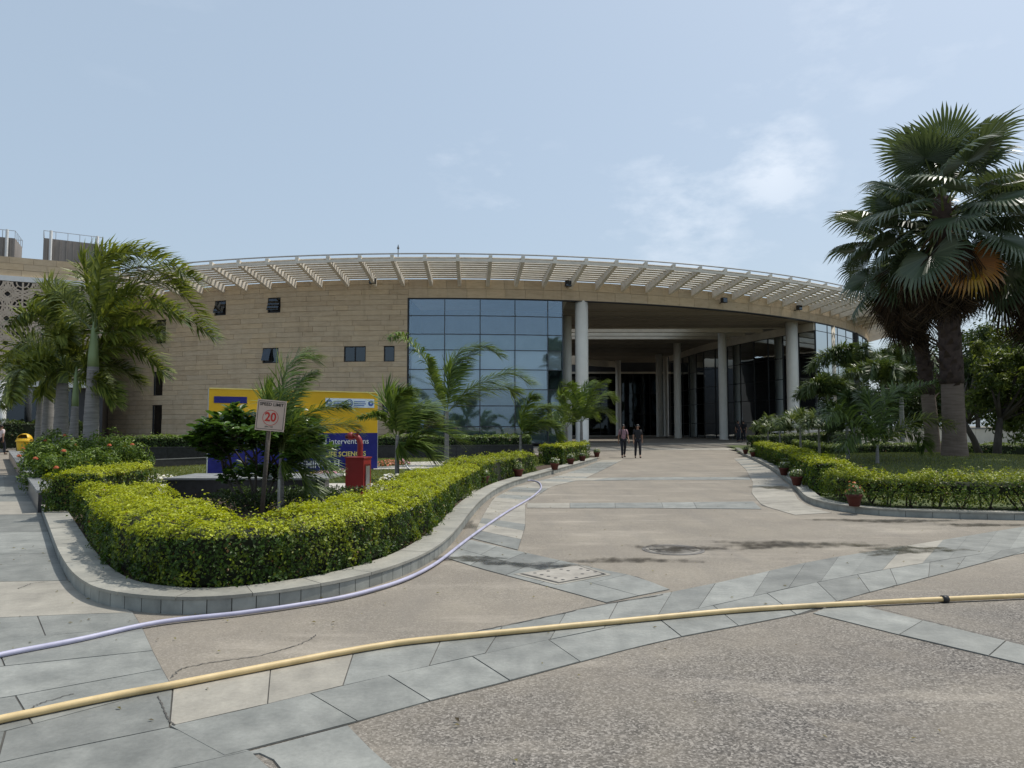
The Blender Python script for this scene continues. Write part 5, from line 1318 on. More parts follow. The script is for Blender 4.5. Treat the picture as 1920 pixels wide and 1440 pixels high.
sc_me = sc.mesh('screen_panel', M['jali'])
for i in range(-1, int(EL / U) + 1):
    for j in range(4):
        p = E0 + ed * (i * U) + en * .08
        if i * U + U <= EL + .9: link('screen_panel', sc_me, nb_, loc=(p.x + 32, p.y - 47, 4.55 + j * U - .3), rot=(0, 0, er))
ebox(MB(), -6, EL, .28, .49, 4.5, 11).build('screen_backing', M['interior'], nb_)
for i in range(10):
    s0 = -5 + i * 1.95
    if s0 + 1.9 > EL: break
    ebox(MB(), s0 + .03, s0 + 1.92, .40, .43, .5, 4.1).build('pane', M['glass_win'], nb_); ebox(MB(), s0 - .03, s0 + .03, .36, .48, .3, 4.14).build('mullion', M['darkframe'], nb_)
ebox(MB(), -5, EL, .455, .49, .3, 4.12).build('dark_room', M['interior'], nb_)
for px in (4, -160): 
    q = at(px, 760, 42.5); MB().lathe([(.22, gz(42.5) - .1), (.22, 4.2)], (q.x, 42.5, 0), 14).build('column', M['white'], nb_, smooth=True)
def tank(lab, x0, x1, yt, yb, Y):
    a, b = at(x0, yb, Y), at(x1, yb, Y + 2.0); zt = at(x0, yt, Y).z; zb = 12.5
    d = (b - a); d.z = 0; L = d.length; d.normalize(); nn = Vector((-d.y, d.x, 0)); t = thing('rooftop_tank', lab, 'tank', (a.x, a.y, zb), 'tanks on the roof of the screen building')
    c = [a, b, b + nn * 3, a + nn * 3]; MB().prism([(q.x, q.y) for q in c], zb - .02, zt).build('tank_body', M['tankpaint'], t)
    for i in range(9):
        q = a.lerp(b, (i + .5) / 9) - nn * .03; MB().box((q.x, q.y, (zb + zt) / 2), (.08, .05, zt - zb - .02), math.atan2(d.y, d.x)).build('rib', M['tankpaint'], t)
    for f in (.12, .9):
        q = a.lerp(b, f) - nn * .22; MB().tube([(q.x, q.y, zb), (q.x, q.y, zt + .55)], .10, 8).build('pipe', M['white'], t)
    top = [q + Vector((0, 0, zt + .55 - q.z)) for q in (a, b, b + nn * 3, a + nn * 3, a)]
    MB().tube(top, .025, 5).build('handrail', M['steel'], t)
    for u, v in zip(top, top[1:]):
        n = max(2, int((v - u).length / .75))
        for i in range(n): q = u.lerp(v, i / n); MB().tube([(q.x, q.y, zt - .02), (q.x, q.y, zt + .55)], .025, 5).build('rail_post', M['steel'], t)
M['tankpaint'] = pm('tank_render', (.30, .27, .245), (.225, .205, .185), 2, .8, stretch=(1, 1, .3), dirt=.4)
tank('grey-brown rooftop tank with railing, nearest the tall palm', 80, 192, 446, 490, 52)
tank('grey-brown rooftop tank cut by the outer corner of the screen building', -120, 27, 433, 478, 50)
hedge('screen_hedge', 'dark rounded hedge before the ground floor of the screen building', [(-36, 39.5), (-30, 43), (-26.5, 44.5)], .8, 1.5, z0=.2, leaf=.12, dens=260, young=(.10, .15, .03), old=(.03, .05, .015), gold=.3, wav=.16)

# --- banner
bx0, bx1 = at(388, 898, 21.6), at(707, 886, 24.6); bw = Vector((bx1.x - bx0.x, 3.0, 0)); BL_ = bw.length
ban = thing('event_banner', 'large yellow and navy event banner stretched on a frame on the lawn', 'banner', (bx0.x, 21.6, .10), rz=math.atan2(bw.y, bw.x))
M['yellow'] = pm('banner_yellow', (.80, .47, .012), (.74, .42, .01), 1.5, .5, bd=.02, bs=2.5)
M['navy'] = pm('banner_navy', (.012, .014, .20), (.008, .010, .15), 1.5, .45, bd=.03, bs=2.5)
M['banwhite'] = pm('banner_white', (.72, .80, .86), (.66, .75, .84), 2, .5)
M['ink_w'] = pm('ink_white', (.80, .80, .82), (.76, .76, .78), 4, .5); M['ink_b'] = pm('ink_blue', (.05, .12, .42), (.04, .10, .36), 4, .5); M['ink_y'] = pm('ink_yellow', (.80, .66, .22), (.74, .60, .18), 4, .5)
M['ink_r'] = pm('sign_red', (.55, .03, .02), (.48, .025, .018), 4, .5); M['ink_k'] = pm('ink_black', (.015, .013, .012), (.01, .01, .01), 4, .5)
HB = 2.62; ZS = HB * .485; L0 = (0, 0, 0)
def lb(x0, x1, y0, y1, z0, z1): return MB().bbox(x0, x1, y0, y1, z0, z1)
def sheet_wavy(z0, z1, mat, name):
    mb = MB(); nx, nz = 26, 8
    for j in range(nz + 1):
        for i in range(nx + 1):
            x, z = BL_ * i / nx, z0 + (z1 - z0) * j / nz; ed_ = min(1, min(x, BL_ - x) / .4)
            mb.v.append((x, -.006 * ed_ * (1 + math.sin(x * 3.1 + z * 2.2)) , z))
    for j in range(nz):
        for i in range(nx): mb.f.append((j * (nx + 1) + i, j * (nx + 1) + i + 1, (j + 1) * (nx + 1) + i + 1, (j + 1) * (nx + 1) + i)); mb.m.append(0)
    mb.build(name, mat, ban, True, off=L0)
sheet_wavy(ZS, HB, M['yellow'], 'yellow_sheet'); sheet_wavy(.03, ZS, M['navy'], 'navy_sheet')
for x in (0, BL_ / 2, BL_): lb(x - .025, x + .025, .012, .06, -.05, HB + .005).build('frame_post', M['steel'], ban, off=L0)
for z in (.02, HB - .02): lb(0, BL_, .015, .055, z - .02, z + .02).build('frame_rail', M['steel'], ban, off=L0)
lb(-.02, .0, -.03, .03, 0, ZS).build('white_hem', M['white'], ban, off=L0)
lb(0, BL_, -.028, .012, HB, HB + .035).build('top_hem', M['ink_y'], ban, off=L0)
hx0 = BL_ * .66; lb(hx0, BL_ - .14, -.022, -.016, HB - .50, HB - .20).build('header_strip', M['banwhite'], ban, off=L0)
def emblem(x, z, r):
    mb = MB()
    for rr, w in ((r, .035), (r * .55, .03)):
        p = [(x + rr * math.cos(R_(a)), z + rr * math.sin(R_(a))) for a in range(0, 361, 20)]
        for a, b in zip(p, p[1:]):
            d = (Vector(b) - Vector(a)); n_ = Vector((-d.y, d.x)).normalized() * w / 2; q = [Vector(a) - n_, Vector(b) - n_, Vector(b) + n_, Vector(a) + n_]
            mb.add([(v[0], -.026, v[1]) for v in q], [(0, 1, 2, 3)])
    mb.build('emblem', M['ink_b'], ban, off=L0)
emblem(hx0 + .12, HB - .35, .09); emblem(BL_ - 1.02, HB - .35, .11); emblem(BL_ - .26, HB - .35, .08)
for (x0, x1, z) in ((hx0 + .28, hx0 + .74, .30), (hx0 + .28, hx0 + .70, .36), (hx0 + .28, hx0 + .66, .42), (BL_ - .86, BL_ - .46, .30), (BL_ - .86, BL_ - .44, .37), (BL_ - .86, BL_ - .50, .43)):
    lb(x0, x1, -.026, -.024, HB - z - .014, HB - z + .014).build('caption_line', M['ink_b'], ban, off=L0)
lb(.14, 1.1, -.022, -.016, HB - .42, HB - .22).build('caption_block', M['navy'], ban, off=L0)
text('nal interventions', .26, M['ink_w'], ban, BL_ - .32, ZS - .28, y=-.03, align='RIGHT')
text('LIFE SCIENCES', .22, M['ink_y'], ban, BL_ - .42, ZS - .70, y=-.03, align='RIGHT', bold=.004)
text('SEMINAR H', .34, M['ink_w'], ban, BL_ * .755, ZS - 1.02, y=-.03, align='RIGHT', squeeze=.82, bold=.004)
text('2nd', .22, M['ink_y'], ban, .62, ZS - .52, y=-.03)
# --- speed sign
sY = 11.0; sg = at(509, 779, sY); sroot = at(489, 900, sY)
sign = thing('speed_sign', 'square speed limit 20 sign on a dark leaning post', 'sign', (sroot.x, sY, .11))
MB().tube([(sroot.x, sY + .03, .05), (sg.x - .03, sY + .03, sg.z + .02)], .035, 10).build('post', M['bark_dark'], sign, True)
pl = bpy.data.objects.new('plate', None); COL.objects.link(pl); pl.parent = sign; pl.location = (sg.x - sroot.x, -.03, sg.z - .11); pl.rotation_euler = (0, R_(5), R_(6))
M['signface'] = pm('sign_face', (.60, .46, .38), (.54, .41, .34), 5, .55, dirt=.3)
lb(-.215, .215, -.006, .006, -.235, .235).build('panel', M['signface'], pl, off=L0)
bd = MB()
for (a, b, c, d) in ((-.195, .195, .207, .213), (-.195, .195, -.213, -.207), (-.198, -.192, -.21, .21), (.192, .198, -.21, .21)): bd.bbox(a, b, -.0085, -.0065, c, d)
bd.build('border', M['ink_k'], pl, off=L0)
ring = MB(); p = [(.115 * math.cos(R_(a)), .115 * math.sin(R_(a)) - .035) for a in range(0, 361, 12)]
ribbon(ring, p, .007, -.0085, -.0066); ring.build('ring', M['ink_r'], pl, off=L0)
text('SPEED LIMIT', .066, M['ink_k'], pl, 0, .165, y=-.0085, bold=.0012, depth=.001); text('20', .19, M['ink_r'], pl, 0, -.03, y=-.0087, bold=.004, squeeze=.9, depth=.001); text('KM / HR', .034, M['ink_k'], pl, -.01, -.175, y=-.0085, depth=.001)
stk = at(524, 900, 12.0); tag(rel(MB().tube([(stk.x, 12, .1), (stk.x, 12, .72)], .03, 8).build('marker_stake', M['steel']), (stk.x, 12, .1)), 'short pale metal stake by the palm stem behind the hedge', 'stake')
# --- red hose cabinet with its hydrant pipe
M['red'] = pm('red_enamel', (.27, .022, .020), (.21, .018, .016), 3, .42, dirt=.2); M['dkred'] = pm('dark_red', (.10, .01, .01), (.07, .008, .008), 4, .4)
hc = G(664, 931, .11); cab = thing('hose_cabinet', 'red fire hose cabinet with a curved red hydrant pipe beside the lawn path', 'fire hydrant', (hc.x, hc.y, .11), rz=R_(-14))
w, dp, hh = .42, .36, .80
lb(-w / 2, w / 2, 0, dp, 0, hh).build('body', M['red'], cab, off=L0); lb(-w / 2 - .015, w / 2 + .015, -.015, dp + .015, hh, hh + .03).build('lid', M['red'], cab, off=L0)
lb(w / 2 - .002, w / 2 + .012, .05, dp - .05, .08, hh - .12).build('door_frame', M['dkred'], cab, off=L0); lb(w / 2 + .008, w / 2 + .016, .09, dp - .09, .12, hh - .16).build('door_pane', M['steel'], cab, off=L0); lb(w / 2 + .012, w / 2 + .03, .07, .085, .35, .47).build('handle', M['steel'], cab, off=L0)
pp = [Vector((-.10, dp + .1, 0)), Vector((-.10, dp + .1, .95)), Vector((-.10, dp + .1, 1.12)), Vector((-.16, dp + .1, 1.24)), Vector((-.28, dp + .08, 1.28))]
MB().tube(catmull(pp, 16), .062, 12).build('hydrant_pipe', M['red'], cab, True, off=L0); MB().tube([(-.26, dp + .08, 1.28), (-.36, dp + .06, 1.26)], .085, 12).build('outlet_flange', M['red'], cab, True, off=L0)
MB().tube([(-.36, dp + .06, 1.26), (-.42, dp + .05, 1.25)], .05, 10).build('outlet_cap', M['dkred'], cab, True, off=L0); MB().tube([(-.16, dp + .1, 1.25), (-.16, dp + .1, 1.38)], .03, 8).build('valve_stem', M['red'], cab, off=L0); MB().lathe([(.07, 0), (.08, .02), (.07, .035)], (-.16, dp + .1, 1.38), 10).build('hand_wheel', M['red'], cab, off=L0)

# --- hoses
def hose(name, label, px, r, mat, z=.009, jitter=0):
    pts = [G(x, y) for x, y in px]; C = catmull(pts, len(pts) * 8); C = [Vector((v.x + .003 * math.sin(i * .53), v.y + .0035 * math.sin(i * .37 + 1), gz(v.y) + z + r + .0004 * math.sin(i * .9))) for i, v in enumerate(C)]
    t = thing(name, label, 'hose', C[len(C) // 2] - Vector((0, 0, r))); MB().tube(C, r, 12).build('pipe', mat, t, True); return t, C
M['lavender'] = pm('lavender_pvc', (.45, .44, .56), (.36, .355, .47), 9, .45, dirt=.4); M['hoseyellow'] = pm('yellow_pvc', (.66, .50, .26), (.52, .39, .19), 9, .45, dirt=.5)
hose('garden_hose', 'lavender garden hose lying along the left kerb', [(-260, 1300), (0, 1236), (150, 1206), (300, 1173), (450, 1156), (560, 1140), (650, 1124), (720, 1105), (785, 1080), (835, 1048), (895, 1001), (955, 960), (998, 934), (1014, 918), (1012, 908), (1000, 903), (985, 903)], .0195, M['lavender'])
yh, yc = hose('garden_hose', 'thick yellow garden hose stretched right across the forecourt', [(-260, 1420), (0, 1360), (150, 1328), (300, 1298), (450, 1269), (600, 1239), (700, 1221), (800, 1207), (1000, 1188), (1200, 1168), (1400, 1150), (1600, 1138), (1770, 1130), (1920, 1123), (2300, 1105)], .0225, M['hoseyellow'])
jp = min(yc, key=lambda v: abs(proj(v)[0] - 1772)); i_ = yc.index(jp); MB().tube([yc[i_ - 1].lerp(jp, .72), jp.lerp(yc[i_ + 1], .28)], .034, 12).build('coupling', M['black'], yh, True)
wh = [G(760, 868, .17), G(768, 880, .17), G(790, 884, .17), G(830, 883, .17)]
tag(rel(MB().tube(catmull([p + Vector((0, 0, .015)) for p in wh], 20), .02, 8).build('garden_hose', M['white'], smooth=True), wh[0]), 'short white hose curled on the lawn path', 'hose')

# --- flowerpots
M['terracotta'] = pm('terracotta', (.13, .035, .025), (.07, .02, .016), 5, .75, dirt=.3)
def pot(px, py, lab, group, fl=WF, s=1.0, seed=0, z=.0):
    p = G(px, py, z); t = thing('flowerpot', lab, 'flowerpot', (p.x, p.y, gz(p.y) + z), group); c = (p.x, p.y, gz(p.y) + z)
    MB().lathe([(.11 * s, 0), (.165 * s, .22 * s), (.185 * s, .22 * s), (.185 * s, .27 * s), (.155 * s, .27 * s), (.15 * s, .235 * s)], c, 16).build('pot', M['terracotta'], t, True)
    rng = np.random.default_rng(seed); n = 260; d = rng.normal(size=(n, 3)); d /= np.linalg.norm(d, axis=1)[:, None]; d[:, 2] = np.abs(d[:, 2]); X = d * (rng.random(n) ** .5)[:, None] * np.array([.22, .22, .24]) * s + [0, 0, .27 * s]
    tag(link('foliage', leaf_mesh('foliage', X, d + [0, 0, .4], .07 * rng.uniform(.6, 1.2, n), colvar(n, (.05, .09, .02), (.15, .21, .06)), M['leaf'], .45), t), kind='stuff')
    m = 26; k = rng.choice(n, m, False); tag(link('blossoms', leaf_mesh('blossoms', X[k] * 1.06 + [0, 0, .02], d[k], np.full(m, .06 * s), colvar(m, *fl), M['leaf'], .95), t), kind='stuff')
LPOT = [(906, 913, 'terracotta pot at the near foot of the hedge run by the hose end'), (972, 897, 'terracotta pot with white flowers at the hose end'), (1040, 884, 'terracotta pot at the gap between hedge runs'), (1070, 874, 'terracotta pot against the last hedge run'), (1092, 868, 'terracotta pot near the far end of the last hedge run'), (1119, 860, 'terracotta pot at the porch end of the last hedge run')]
for i, (x, y, l) in enumerate(LPOT): pot(x, y - 3, l, 'flowerpots along the left hedge', WF, seed=i, z=.14, s=.85)
RPOT = [(1602, 951, 'terracotta pot with red blossoms before the leggy hedge'), (1494, 912, 'terracotta pot with grey foliage at the bend of the right kerb'), (1470, 893, 'terracotta pot midway along the right drive hedge'), (1398, 853, 'terracotta pot at the porch end of the right drive hedge'), (1412, 858, 'second terracotta pot from the porch end of the right hedge')]
for i, (x, y, l) in enumerate(RPOT): pot(x, y - 2, l, 'flowerpots along the right hedge', RF if i == 0 else WF, seed=20 + i, z=.14, s=.82)

# --- manhole, drain, cracks, wet patches
M['iron'] = pm('cast_iron', (.20, .185, .165), (.12, .11, .10), 14, .55, dirt=.4); M['concrete'] = pm('cover_concrete', (.36, .335, .29), (.25, .23, .20), 6, .8, bd=.003, dirt=.5)
mh = G(1262, 1031); man = thing('manhole_cover', 'round manhole cover set in the damp drive', 'manhole cover', (mh.x, mh.y, 0))
MB().lathe([(.40, -.02), (.40, .006), (.37, .009), (.36, .004)], (mh.x, mh.y, 0), 36).build('rim', M['iron'], man); MB().lathe([(.345, -.02), (.345, .0075), (.30, .0085)], (mh.x, mh.y, 0), 36).build('lid', M['concrete'], man)
for dx in (-.17, .17): MB().lathe([(.055, .004), (.055, .0105), (.02, .0105)], (mh.x + dx, mh.y, 0), 14).build('lift_socket', M['iron'], man)
for r in (.24, .30):
    q = MB(); ribbon2 = [(mh.x + r * math.cos(R_(a)), mh.y + r * math.sin(R_(a)), .0095) for a in range(0, 361, 12)]; q.tube(ribbon2, .006, 5).build('ring', M['iron'], man)
dc = [G(*p) for p in ((974, 1078), (1047, 1096), (1137, 1079), (1084, 1062))]; cen = sum(dc, Vector()) / 4
dr = thing('drain_cover', 'square perforated drain cover in the slab band', 'drain cover', (cen.x, cen.y, 0))
ou = [cen + (v - cen) * 1.12 for v in dc]
MB().prism([(v.x, v.y) for v in ou], -.02, .011).build('frame', M['slab_pale'], dr); MB().prism([(v.x, v.y) for v in dc], .0, .0135).build('recess', M['bed'], dr)
inn = [cen + (v - cen) * .93 for v in dc]; MB().prism([(v.x, v.y) for v in inn], .0, .0175).build('plate', M['concrete'], dr)
ux, uy = (inn[1] - inn[0]), (inn[3] - inn[0])
for i in range(5):
    for j in range(4):
        if random.random() < .72:
            c = inn[0] + ux * ((i + .6) / 5.2) + uy * ((j + .6) / 4.2); MB().lathe([(.021, .016), (.021, .0187)], (c.x, c.y, 0), 8).build('hole', M['black'], dr)
def ribbon_px(px, w, z, mat, name, wob=.012):
    C = catmull([G(x, y) for x, y in px], len(px) * 9); mb = MB()
    for i, v in enumerate(C):
        t = C[min(i + 1, len(C) - 1)] - C[max(0, i - 1)]; n_ = Vector((-t.y, t.x, 0)).normalized(); ww = w * random.uniform(.35, 1.3); q = v + n_ * random.uniform(-wob, wob)
        mb.v += [tuple(q - n_ * ww / 2 + Vector((0, 0, z))), tuple(q + n_ * ww / 2 + Vector((0, 0, z)))]
        if i: k = 2 * i; mb.f.append((k - 2, k, k + 1, k - 1)); mb.m.append(0)
    return mb.build(name, mat, drive)
ribbon_px([(322, 1272), (340, 1255), (400, 1242), (480, 1231), (540, 1216), (575, 1203), (592, 1190)], .010, .004, M['bed'], 'crack')
ribbon_px([(780, 1207), (915, 1182), (1027, 1158), (1140, 1134), (1244, 1117)], .018, .0125, M['bed'], 'crack', .008)
ribbon_px([(33, 1106), (60, 1096), (90, 1092)], .010, .0115, M['bed'], 'crack'); ribbon_px([(50, 1341), (75, 1322), (138, 1304)], .008, .0115, M['bed'], 'crack')
ribbon_px([(296, 1308), (308, 1335), (316, 1352), (328, 1364)], .010, .0115, M['bed'], 'crack', .004); ribbon_px([(1620, 1137), (1760, 1172), (1930, 1214)], .014, .0125, M['bed'], 'crack', .006)
def wetmat():
    m, t, b = nm('wet_film'); b.inputs['Roughness'].default_value = .16; b.inputs['Specular IOR Level'].default_value = .45
    t.links.new(rampn(t, noise(t, 3, 4), [(.35, (.045, .04, .034)), (.65, (.10, .088, .07))]), b.inputs['Base Color'])
    a = nd(t, 'ShaderNodeAttribute'); a.attribute_name = 'wet'
    f = mth(t, 'MULTIPLY', mth(t, 'SUBTRACT', mth(t, 'ADD', a.outputs['Fac'], mth(t, 'MULTIPLY', mth(t, 'SUBTRACT', noise(t, 5.5, 7, .68), .5), 2.4)), .42, clamp=True), 1.55, clamp=True)
    tr = nd(t, 'ShaderNodeBsdfTransparent'); mx = nd(t, 'ShaderNodeMixShader'); t.links.new(mth(t, 'MULTIPLY', f, .78), mx.inputs['Fac'])
    t.links.new(tr.outputs['BSDF'], mx.inputs[1]); t.links.new(b.outputs['BSDF'], mx.inputs[2]); t.links.new(mx.outputs['Shader'], t.nodes['Material Output'].inputs['Surface']); return m
M['wet'] = wetmat()
def wet(lab, px, py, rx, ry, z=.0135, ang=0, seed=0):
    """rx along the slope across, ry in depth, metres"""
    random.seed(seed); c = G(px, py); mb = MB(); n = 36; a_ = [1.0]; mb.v.append((c.x, c.y, gz(c.y) + z))
    for r_, al in ((.55, .75), (1.0, 0.0)):
        for i in range(n):
            a = 2 * math.pi * i / n; k = r_ * (1 + .22 * math.sin(3 * a + seed) + .13 * math.sin(7 * a + 2 * seed)); x, y = rx * k * math.cos(a), ry * k * math.sin(a)
            X, Y = c.x + x * math.cos(ang) - y * math.sin(ang), c.y + x * math.sin(ang) + y * math.cos(ang); mb.v.append((X, Y, gz(Y) + z)); a_.append(al)
    for i in range(n): mb.f.append((0, 1 + i, 1 + (i + 1) % n)); mb.f.append((1 + i, 1 + n + i, 1 + n + (i + 1) % n, 1 + (i + 1) % n)); mb.m += [0, 0]
    o = rel(mb.build('puddle', M['wet']), (c.x, c.y, gz(c.y))); at_ = o.data.attributes.new('wet', 'FLOAT', 'POINT'); at_.data.foreach_set('value', a_)
    return tag(o, lab, 'puddle', 'wet patches on the paving')
wet('wet ring of damp concrete round the manhole cover', 1268, 1030, .75, .42, .0125, seed=1); wet('dark wet smear trailing away from the manhole cover', 1480, 1022, 1.5, .42, .0128, .02, 2); wet('green-edged wet patch on the long slab band', 1700, 1033, .95, .40, .0132, .25, 3)
wet('wet patch where the drain band meets the left kerb', 880, 1050, .75, .30, .0134, -.25, 4); wet('damp streak beside the drain cover', 1010, 1062, .8, .28, .0136, -.2, 5); wet('long puddle at the foot of the right kerb', 1660, 977, 1.6, .30, .0126, -.05, 6); wet('damp patch at the bend of the right kerb', 1452, 915, .7, .8, .0131, .2, 7); wet('damp streak under the right kerb end', 1860, 985, 1.3, .22, .0129, -.02, 8); wet('damp stain low on the drive before the drain', 1180, 1052, 1.0, .2, .0127, 0, 9)
wet('wet stain on the drive side of the left kerb', 872, 985, .28, .7, .0133, .1, 10)

# --- litter bin
M['binyellow'] = pm('yellow_bin', (.72, .44, .02), (.62, .37, .015), 3, .45, dirt=.3)
bp = Vector((at(46, 830, 34.5).x, 34.5, 0)); bn = thing('litter_bin', 'yellow dome-topped litter bin at the end of the planter wall', 'litter bin', (bp.x, bp.y, 0))
MB().lathe([(.25, .05), (.30, .55), (.33, .82), (.33, .86)], bp, 20).build('body', M['binyellow'], bn, True); MB().lathe([(.37, .86), (.37, .93), (.33, .96)], bp, 20).build('rim', M['binyellow'], bn)
q = MB()
for a0, a1 in ((0, 200), (200, 340)): pass
n = 20
for i in range(n):                       # dome with an opening towards the walk
    for j in range(6):
        u0, u1 = 2 * math.pi * i / n, 2 * math.pi * (i + 1) / n; v0, v1 = math.pi / 2 * j / 6, math.pi / 2 * (j + 1) / 6
        if -2.3 < (u0 - 2 * math.pi if u0 > math.pi else u0) < -.85 and 1 <= j <= 3: continue
        V = [(bp.x + .33 * math.cos(v) * math.cos(u), bp.y + .33 * math.cos(v) * math.sin(u), .95 + .30 * math.sin(v)) for u, v in ((u0, v0), (u1, v0), (u1, v1), (u0, v1))]; q.add(V, [(0, 1, 2, 3)])
q.build('dome', M['binyellow'], bn, True); MB().lathe([(.29, .9), (.29, .96), (.05, 1.1)], bp, 16).build('liner', M['black'], bn)
for s_ in (-1, 1): MB().tube([(bp.x + s_ * .38, bp.y, 0), (bp.x + s_ * .38, bp.y, .75), (bp.x + s_ * .30, bp.y, .8)], .02, 6).build('leg', M['black'], bn)
# --- bollard lights by the left hedge
for i, (x, y, l) in enumerate([(1096, 858, 'short dark bollard light between the last hedge runs')]):
    p = G(x, y, .12); t = thing('bollard_light', l, 'bollard', (p.x, p.y, .12), 'bollard lights by the left hedge'); MB().lathe([(.06, 0), (.06, .70), (.08, .70), (.08, .80), (.05, .84)], p, 12).build('post', M['mullion'], t); MB().lathe([(.066, .58), (.066, .68)], p, 12).build('lens', M['white'], t)
# --- steel handrail in front of the ring glazing
hr = thing('handrail', 'steel handrail on posts before the ring glazing', 'railing', (20, 47.5, .3)); pr_ = [Vector((16.5 + i * 1.5, 46 + i * .75, 0)) for i in range(8)]
for z in (.55, 1.0): MB().tube([v + Vector((0, 0, gz(v.y) + z)) for v in pr_], .025, 6).build('rail', M['steel'], hr)
for v in pr_: MB().tube([(v.x, v.y, gz(v.y) - .05), (v.x, v.y, gz(v.y) + 1.0)], .022, 6).build('post', M['steel'], hr)

# --- people
def skin(name, joints, bones, mat, parent, sub=1):
    me = bpy.data.meshes.new(name); keys = list(joints); ix = {k: i for i, k in enumerate(keys)}
    me.from_pydata([joints[k][0] for k in keys], [(ix[a], ix[b]) for a, b in bones], []); ob = bpy.data.objects.new('tmp', me); COL.objects.link(ob)
    m = ob.modifiers.new('s', 'SKIN'); m.use_smooth_shade = True; sv = me.skin_vertices[0].data
    for k in keys: r = joints[k][1]; sv[ix[k]].radius = (r, r) if not isinstance(r, tuple) else r
    sv[0].use_root = True; s2 = ob.modifiers.new('d', 'SUBSURF'); s2.levels = sub; s2.render_levels = sub
    bpy.context.view_layer.update(); out = bpy.data.meshes.new_from_object(ob.evaluated_get(bpy.context.evaluated_depsgraph_get())); bpy.data.objects.remove(ob); out.materials.clear(); out.materials.append(mat)
    out.polygons.foreach_set('use_smooth', [True] * len(out.polygons)); return link(name, out, parent)
M['skin'] = pm('skin', (.30, .165, .105), (.26, .14, .09), 8, .55); M['hair'] = pm('hair', (.012, .010, .009), (.008, .007, .006), 20, .5); M['pink_shirt'] = pm('dusty_pink_shirt', (.36, .21, .24), (.28, .16, .19), 9, .8); M['black_shirt'] = pm('black_shirt', (.018, .018, .022), (.012, .012, .015), 9, .8)
M['trousers'] = pm('dark_trousers', (.02, .022, .03), (.013, .014, .02), 9, .8); M['white_shirt'] = pm('pale_shirt', (.62, .52, .50), (.54, .45, .43), 9, .8); M['shoe'] = pm('shoe', (.05, .04, .035), (.03, .025, .02), 9, .6); M['eye'] = pm('eye', (.02, .015, .012), (.02, .015, .012), 5, .3); M['lip'] = pm('lip', (.22, .09, .075), (.2, .08, .07), 5, .5)
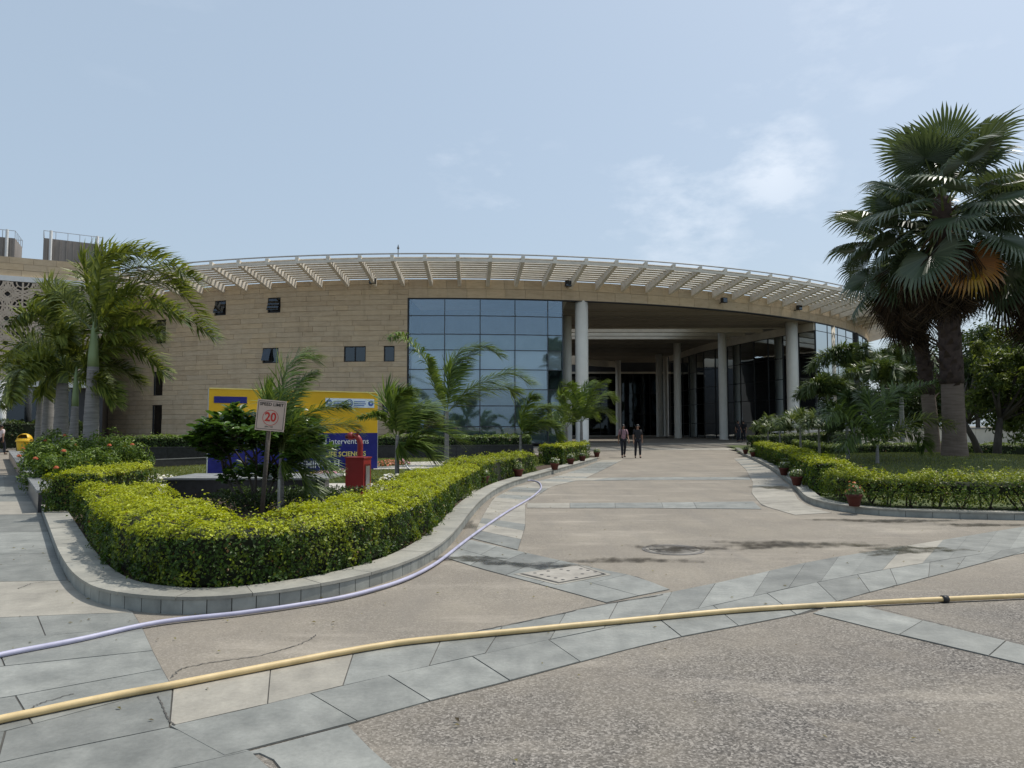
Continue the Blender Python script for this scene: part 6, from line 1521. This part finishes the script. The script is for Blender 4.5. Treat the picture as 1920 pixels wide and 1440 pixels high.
def person(label, x, y, rz, H, shirt, stride=.22, arm=.12, bag=False, group=None, back=False, seed=0):
    z = gz(y); t = thing('person', label, 'person', (x, y, z), group, rz); s = H / 1.72; V = lambda a, b, c: (a * s, b * s, c * s)
    # facing -Y; stride moves the legs fore and aft
    f = stride; J = {'pelvis': (V(0, 0, .94), .115 * s), 'belly': (V(0, 0, 1.10), .11 * s), 'chest': (V(0, .01, 1.30), .125 * s), 'neck0': (V(0, .01, 1.44), .055 * s), 'neck': (V(0, -.005, 1.50), .05 * s), 'skull': (V(0, -.02, 1.58), .078 * s), 'top': (V(0, -.01, 1.665), .062 * s), 'nose': (V(0, -.105, 1.575), .014 * s)}
    B = [('pelvis', 'belly'), ('belly', 'chest'), ('chest', 'neck0'), ('neck0', 'neck'), ('neck', 'skull'), ('skull', 'top'), ('skull', 'nose')]
    for sd_, nme, k in ((-1, 'l', 1), (1, 'r', -1)):
        J['hip' + nme] = (V(.09 * sd_, 0, .90), .088 * s); J['knee' + nme] = (V(.10 * sd_, -.05 - f * k * .55, .50), .058 * s); J['ankle' + nme] = (V(.10 * sd_, -f * k + .04, .09 + (.05 if k < 0 else 0)), .04 * s); J['toe' + nme] = (V(.115 * sd_, -f * k - .13, .035), .034 * s)
        J['sh' + nme] = (V(.175 * sd_, .01, 1.385), .06 * s); J['el' + nme] = (V(.225 * sd_, .03 + arm * k * .6, 1.11), .042 * s); J['wr' + nme] = (V(.235 * sd_, -.07 + arm * k * 1.4, .88), .028 * s); J['palm' + nme] = (V(.235 * sd_, -.09 + arm * k * 1.5, .80), .03 * s)
        B += [('pelvis', 'hip' + nme), ('hip' + nme, 'knee' + nme), ('knee' + nme, 'ankle' + nme), ('ankle' + nme, 'toe' + nme), ('chest', 'sh' + nme), ('sh' + nme, 'el' + nme), ('el' + nme, 'wr' + nme), ('wr' + nme, 'palm' + nme)]
        for q in range(4):
            J[f'f{q}' + nme] = (V(.235 * sd_ + .004 * sd_, -.115 + arm * k * 1.5 + q * .02, .735 - .01 * (1 - abs(q - 1.5) / 2)), .0085 * s); J[f'g{q}' + nme] = (V(.232 * sd_ - .008 * sd_, -.11 + arm * k * 1.5 + q * .018, .70), .007 * s); B += [('palm' + nme, f'f{q}' + nme), (f'f{q}' + nme, f'g{q}' + nme)]
        J['th' + nme] = (V(.222 * sd_, -.14 + arm * k * 1.5, .79), .01 * s); B.append(('palm' + nme, 'th' + nme))
    skin('body', J, B, M['skin'], t)
    g = lambda k, r: (J[k][0], r * s)
    sh = {'belly': g('belly', .13), 'pelvis': (V(0, 0, .92), .132 * s), 'chest': g('chest', .148), 'neck0': g('neck0', .075)}; sb_ = [('belly', 'pelvis'), ('belly', 'chest'), ('chest', 'neck0')]
    tr = {'pelvis': (V(0, 0, .95), .122 * s)}; tb = []
    for nme in 'lr':
        sh['sh' + nme] = g('sh' + nme, .076); e = Vector(J['sh' + nme][0]).lerp(Vector(J['el' + nme][0]), .85); sh['e' + nme] = (tuple(e), .058 * s); sb_ += [('chest', 'sh' + nme), ('sh' + nme, 'e' + nme)]
        tr['hip' + nme] = g('hip' + nme, .10); tr['knee' + nme] = g('knee' + nme, .072); tr['ankle' + nme] = g('ankle' + nme, .058); tb += [('pelvis', 'hip' + nme), ('hip' + nme, 'knee' + nme), ('knee' + nme, 'ankle' + nme)]
        a, b = Vector(J['ankle' + nme][0]), Vector(J['toe' + nme][0]); skin('shoe', {'a': (tuple(Vector((a.x, a.y + .03 * s, b.z + .01))), .045 * s), 'b': (tuple(a.lerp(b, .5) - Vector((0, 0, .012 * s))), .046 * s), 'c': (tuple(b), .04 * s)}, [('a', 'b'), ('b', 'c')], M['shoe'], t)
    skin('shirt', sh, sb_, shirt, t); skin('trousers', tr, tb, M['trousers'], t)
    hm = MB(); pr = [(.0905, -.02), (.094, .03), (.086, .075), (.055, .11), (.01, .122)]; hm.lathe([(r * s, zz * s) for r, zz in pr], V(0, .012, 1.592), 14); hm.build('hair', M['hair'], t, True, off=L0)
    for sx in (-1, 1):
        MB().lathe([(.002 * s, -.010 * s), (.012 * s, 0), (.002 * s, .010 * s)], V(.031 * sx, -.088, 1.592), 8).build('eye', M['eye'], t, off=L0); MB().lathe([(.003 * s, -.03 * s), (.016 * s, 0), (.003 * s, .03 * s)], V(.088 * sx, .0, 1.58), 8).build('ear', M['skin'], t, off=L0)
    MB().box(V(0, -.088, 1.535), V(.05, .012, .012)).build('mouth', M['lip'], t, off=L0)
    if bag:
        for sx in (-1, 1): MB().tube([V(.11 * sx, .10, 1.42), V(.115 * sx, 0, 1.455), V(.12 * sx, -.125, 1.40), V(.13 * sx, -.135, 1.2), V(.15 * sx, -.02, 1.06)], .022 * s, 6).build('strap', M['black'], t, off=L0)
        MB().box(V(0, .22, 1.24), V(.28, .16, .42)).build('backpack', M['black'], t, off=L0)
    return t
p = G(1169, 858); person('person in a dusty pink shirt with backpack straps walking from the porch', p.x, p.y, R_(4), 1.70, M['pink_shirt'], .2, .1, True, 'people walking on the drive')
p = G(1196, 859); person('person in black shirt and dark trousers walking from the porch', p.x, p.y, R_(-3), 1.70, M['black_shirt'], -.16, -.12, False, 'people walking on the drive')
person('person in a pale shirt walking away on the far slab walk', at(3, 800, 40).x, 40, R_(170), 1.68, M['white_shirt'], .2, .12)
person('person in dark clothes standing at the porch glazing behind the right hedge', at(1384, 800, 56).x, 56, R_(20), 1.68, M['black_shirt'], .03, .03, False, 'people standing at the porch glazing'); person('second dark-clothed person with a bag at the porch glazing', at(1394, 800, 57).x, 57, R_(-50), 1.66, M['black_shirt'], .03, -.05, True, 'people standing at the porch glazing')
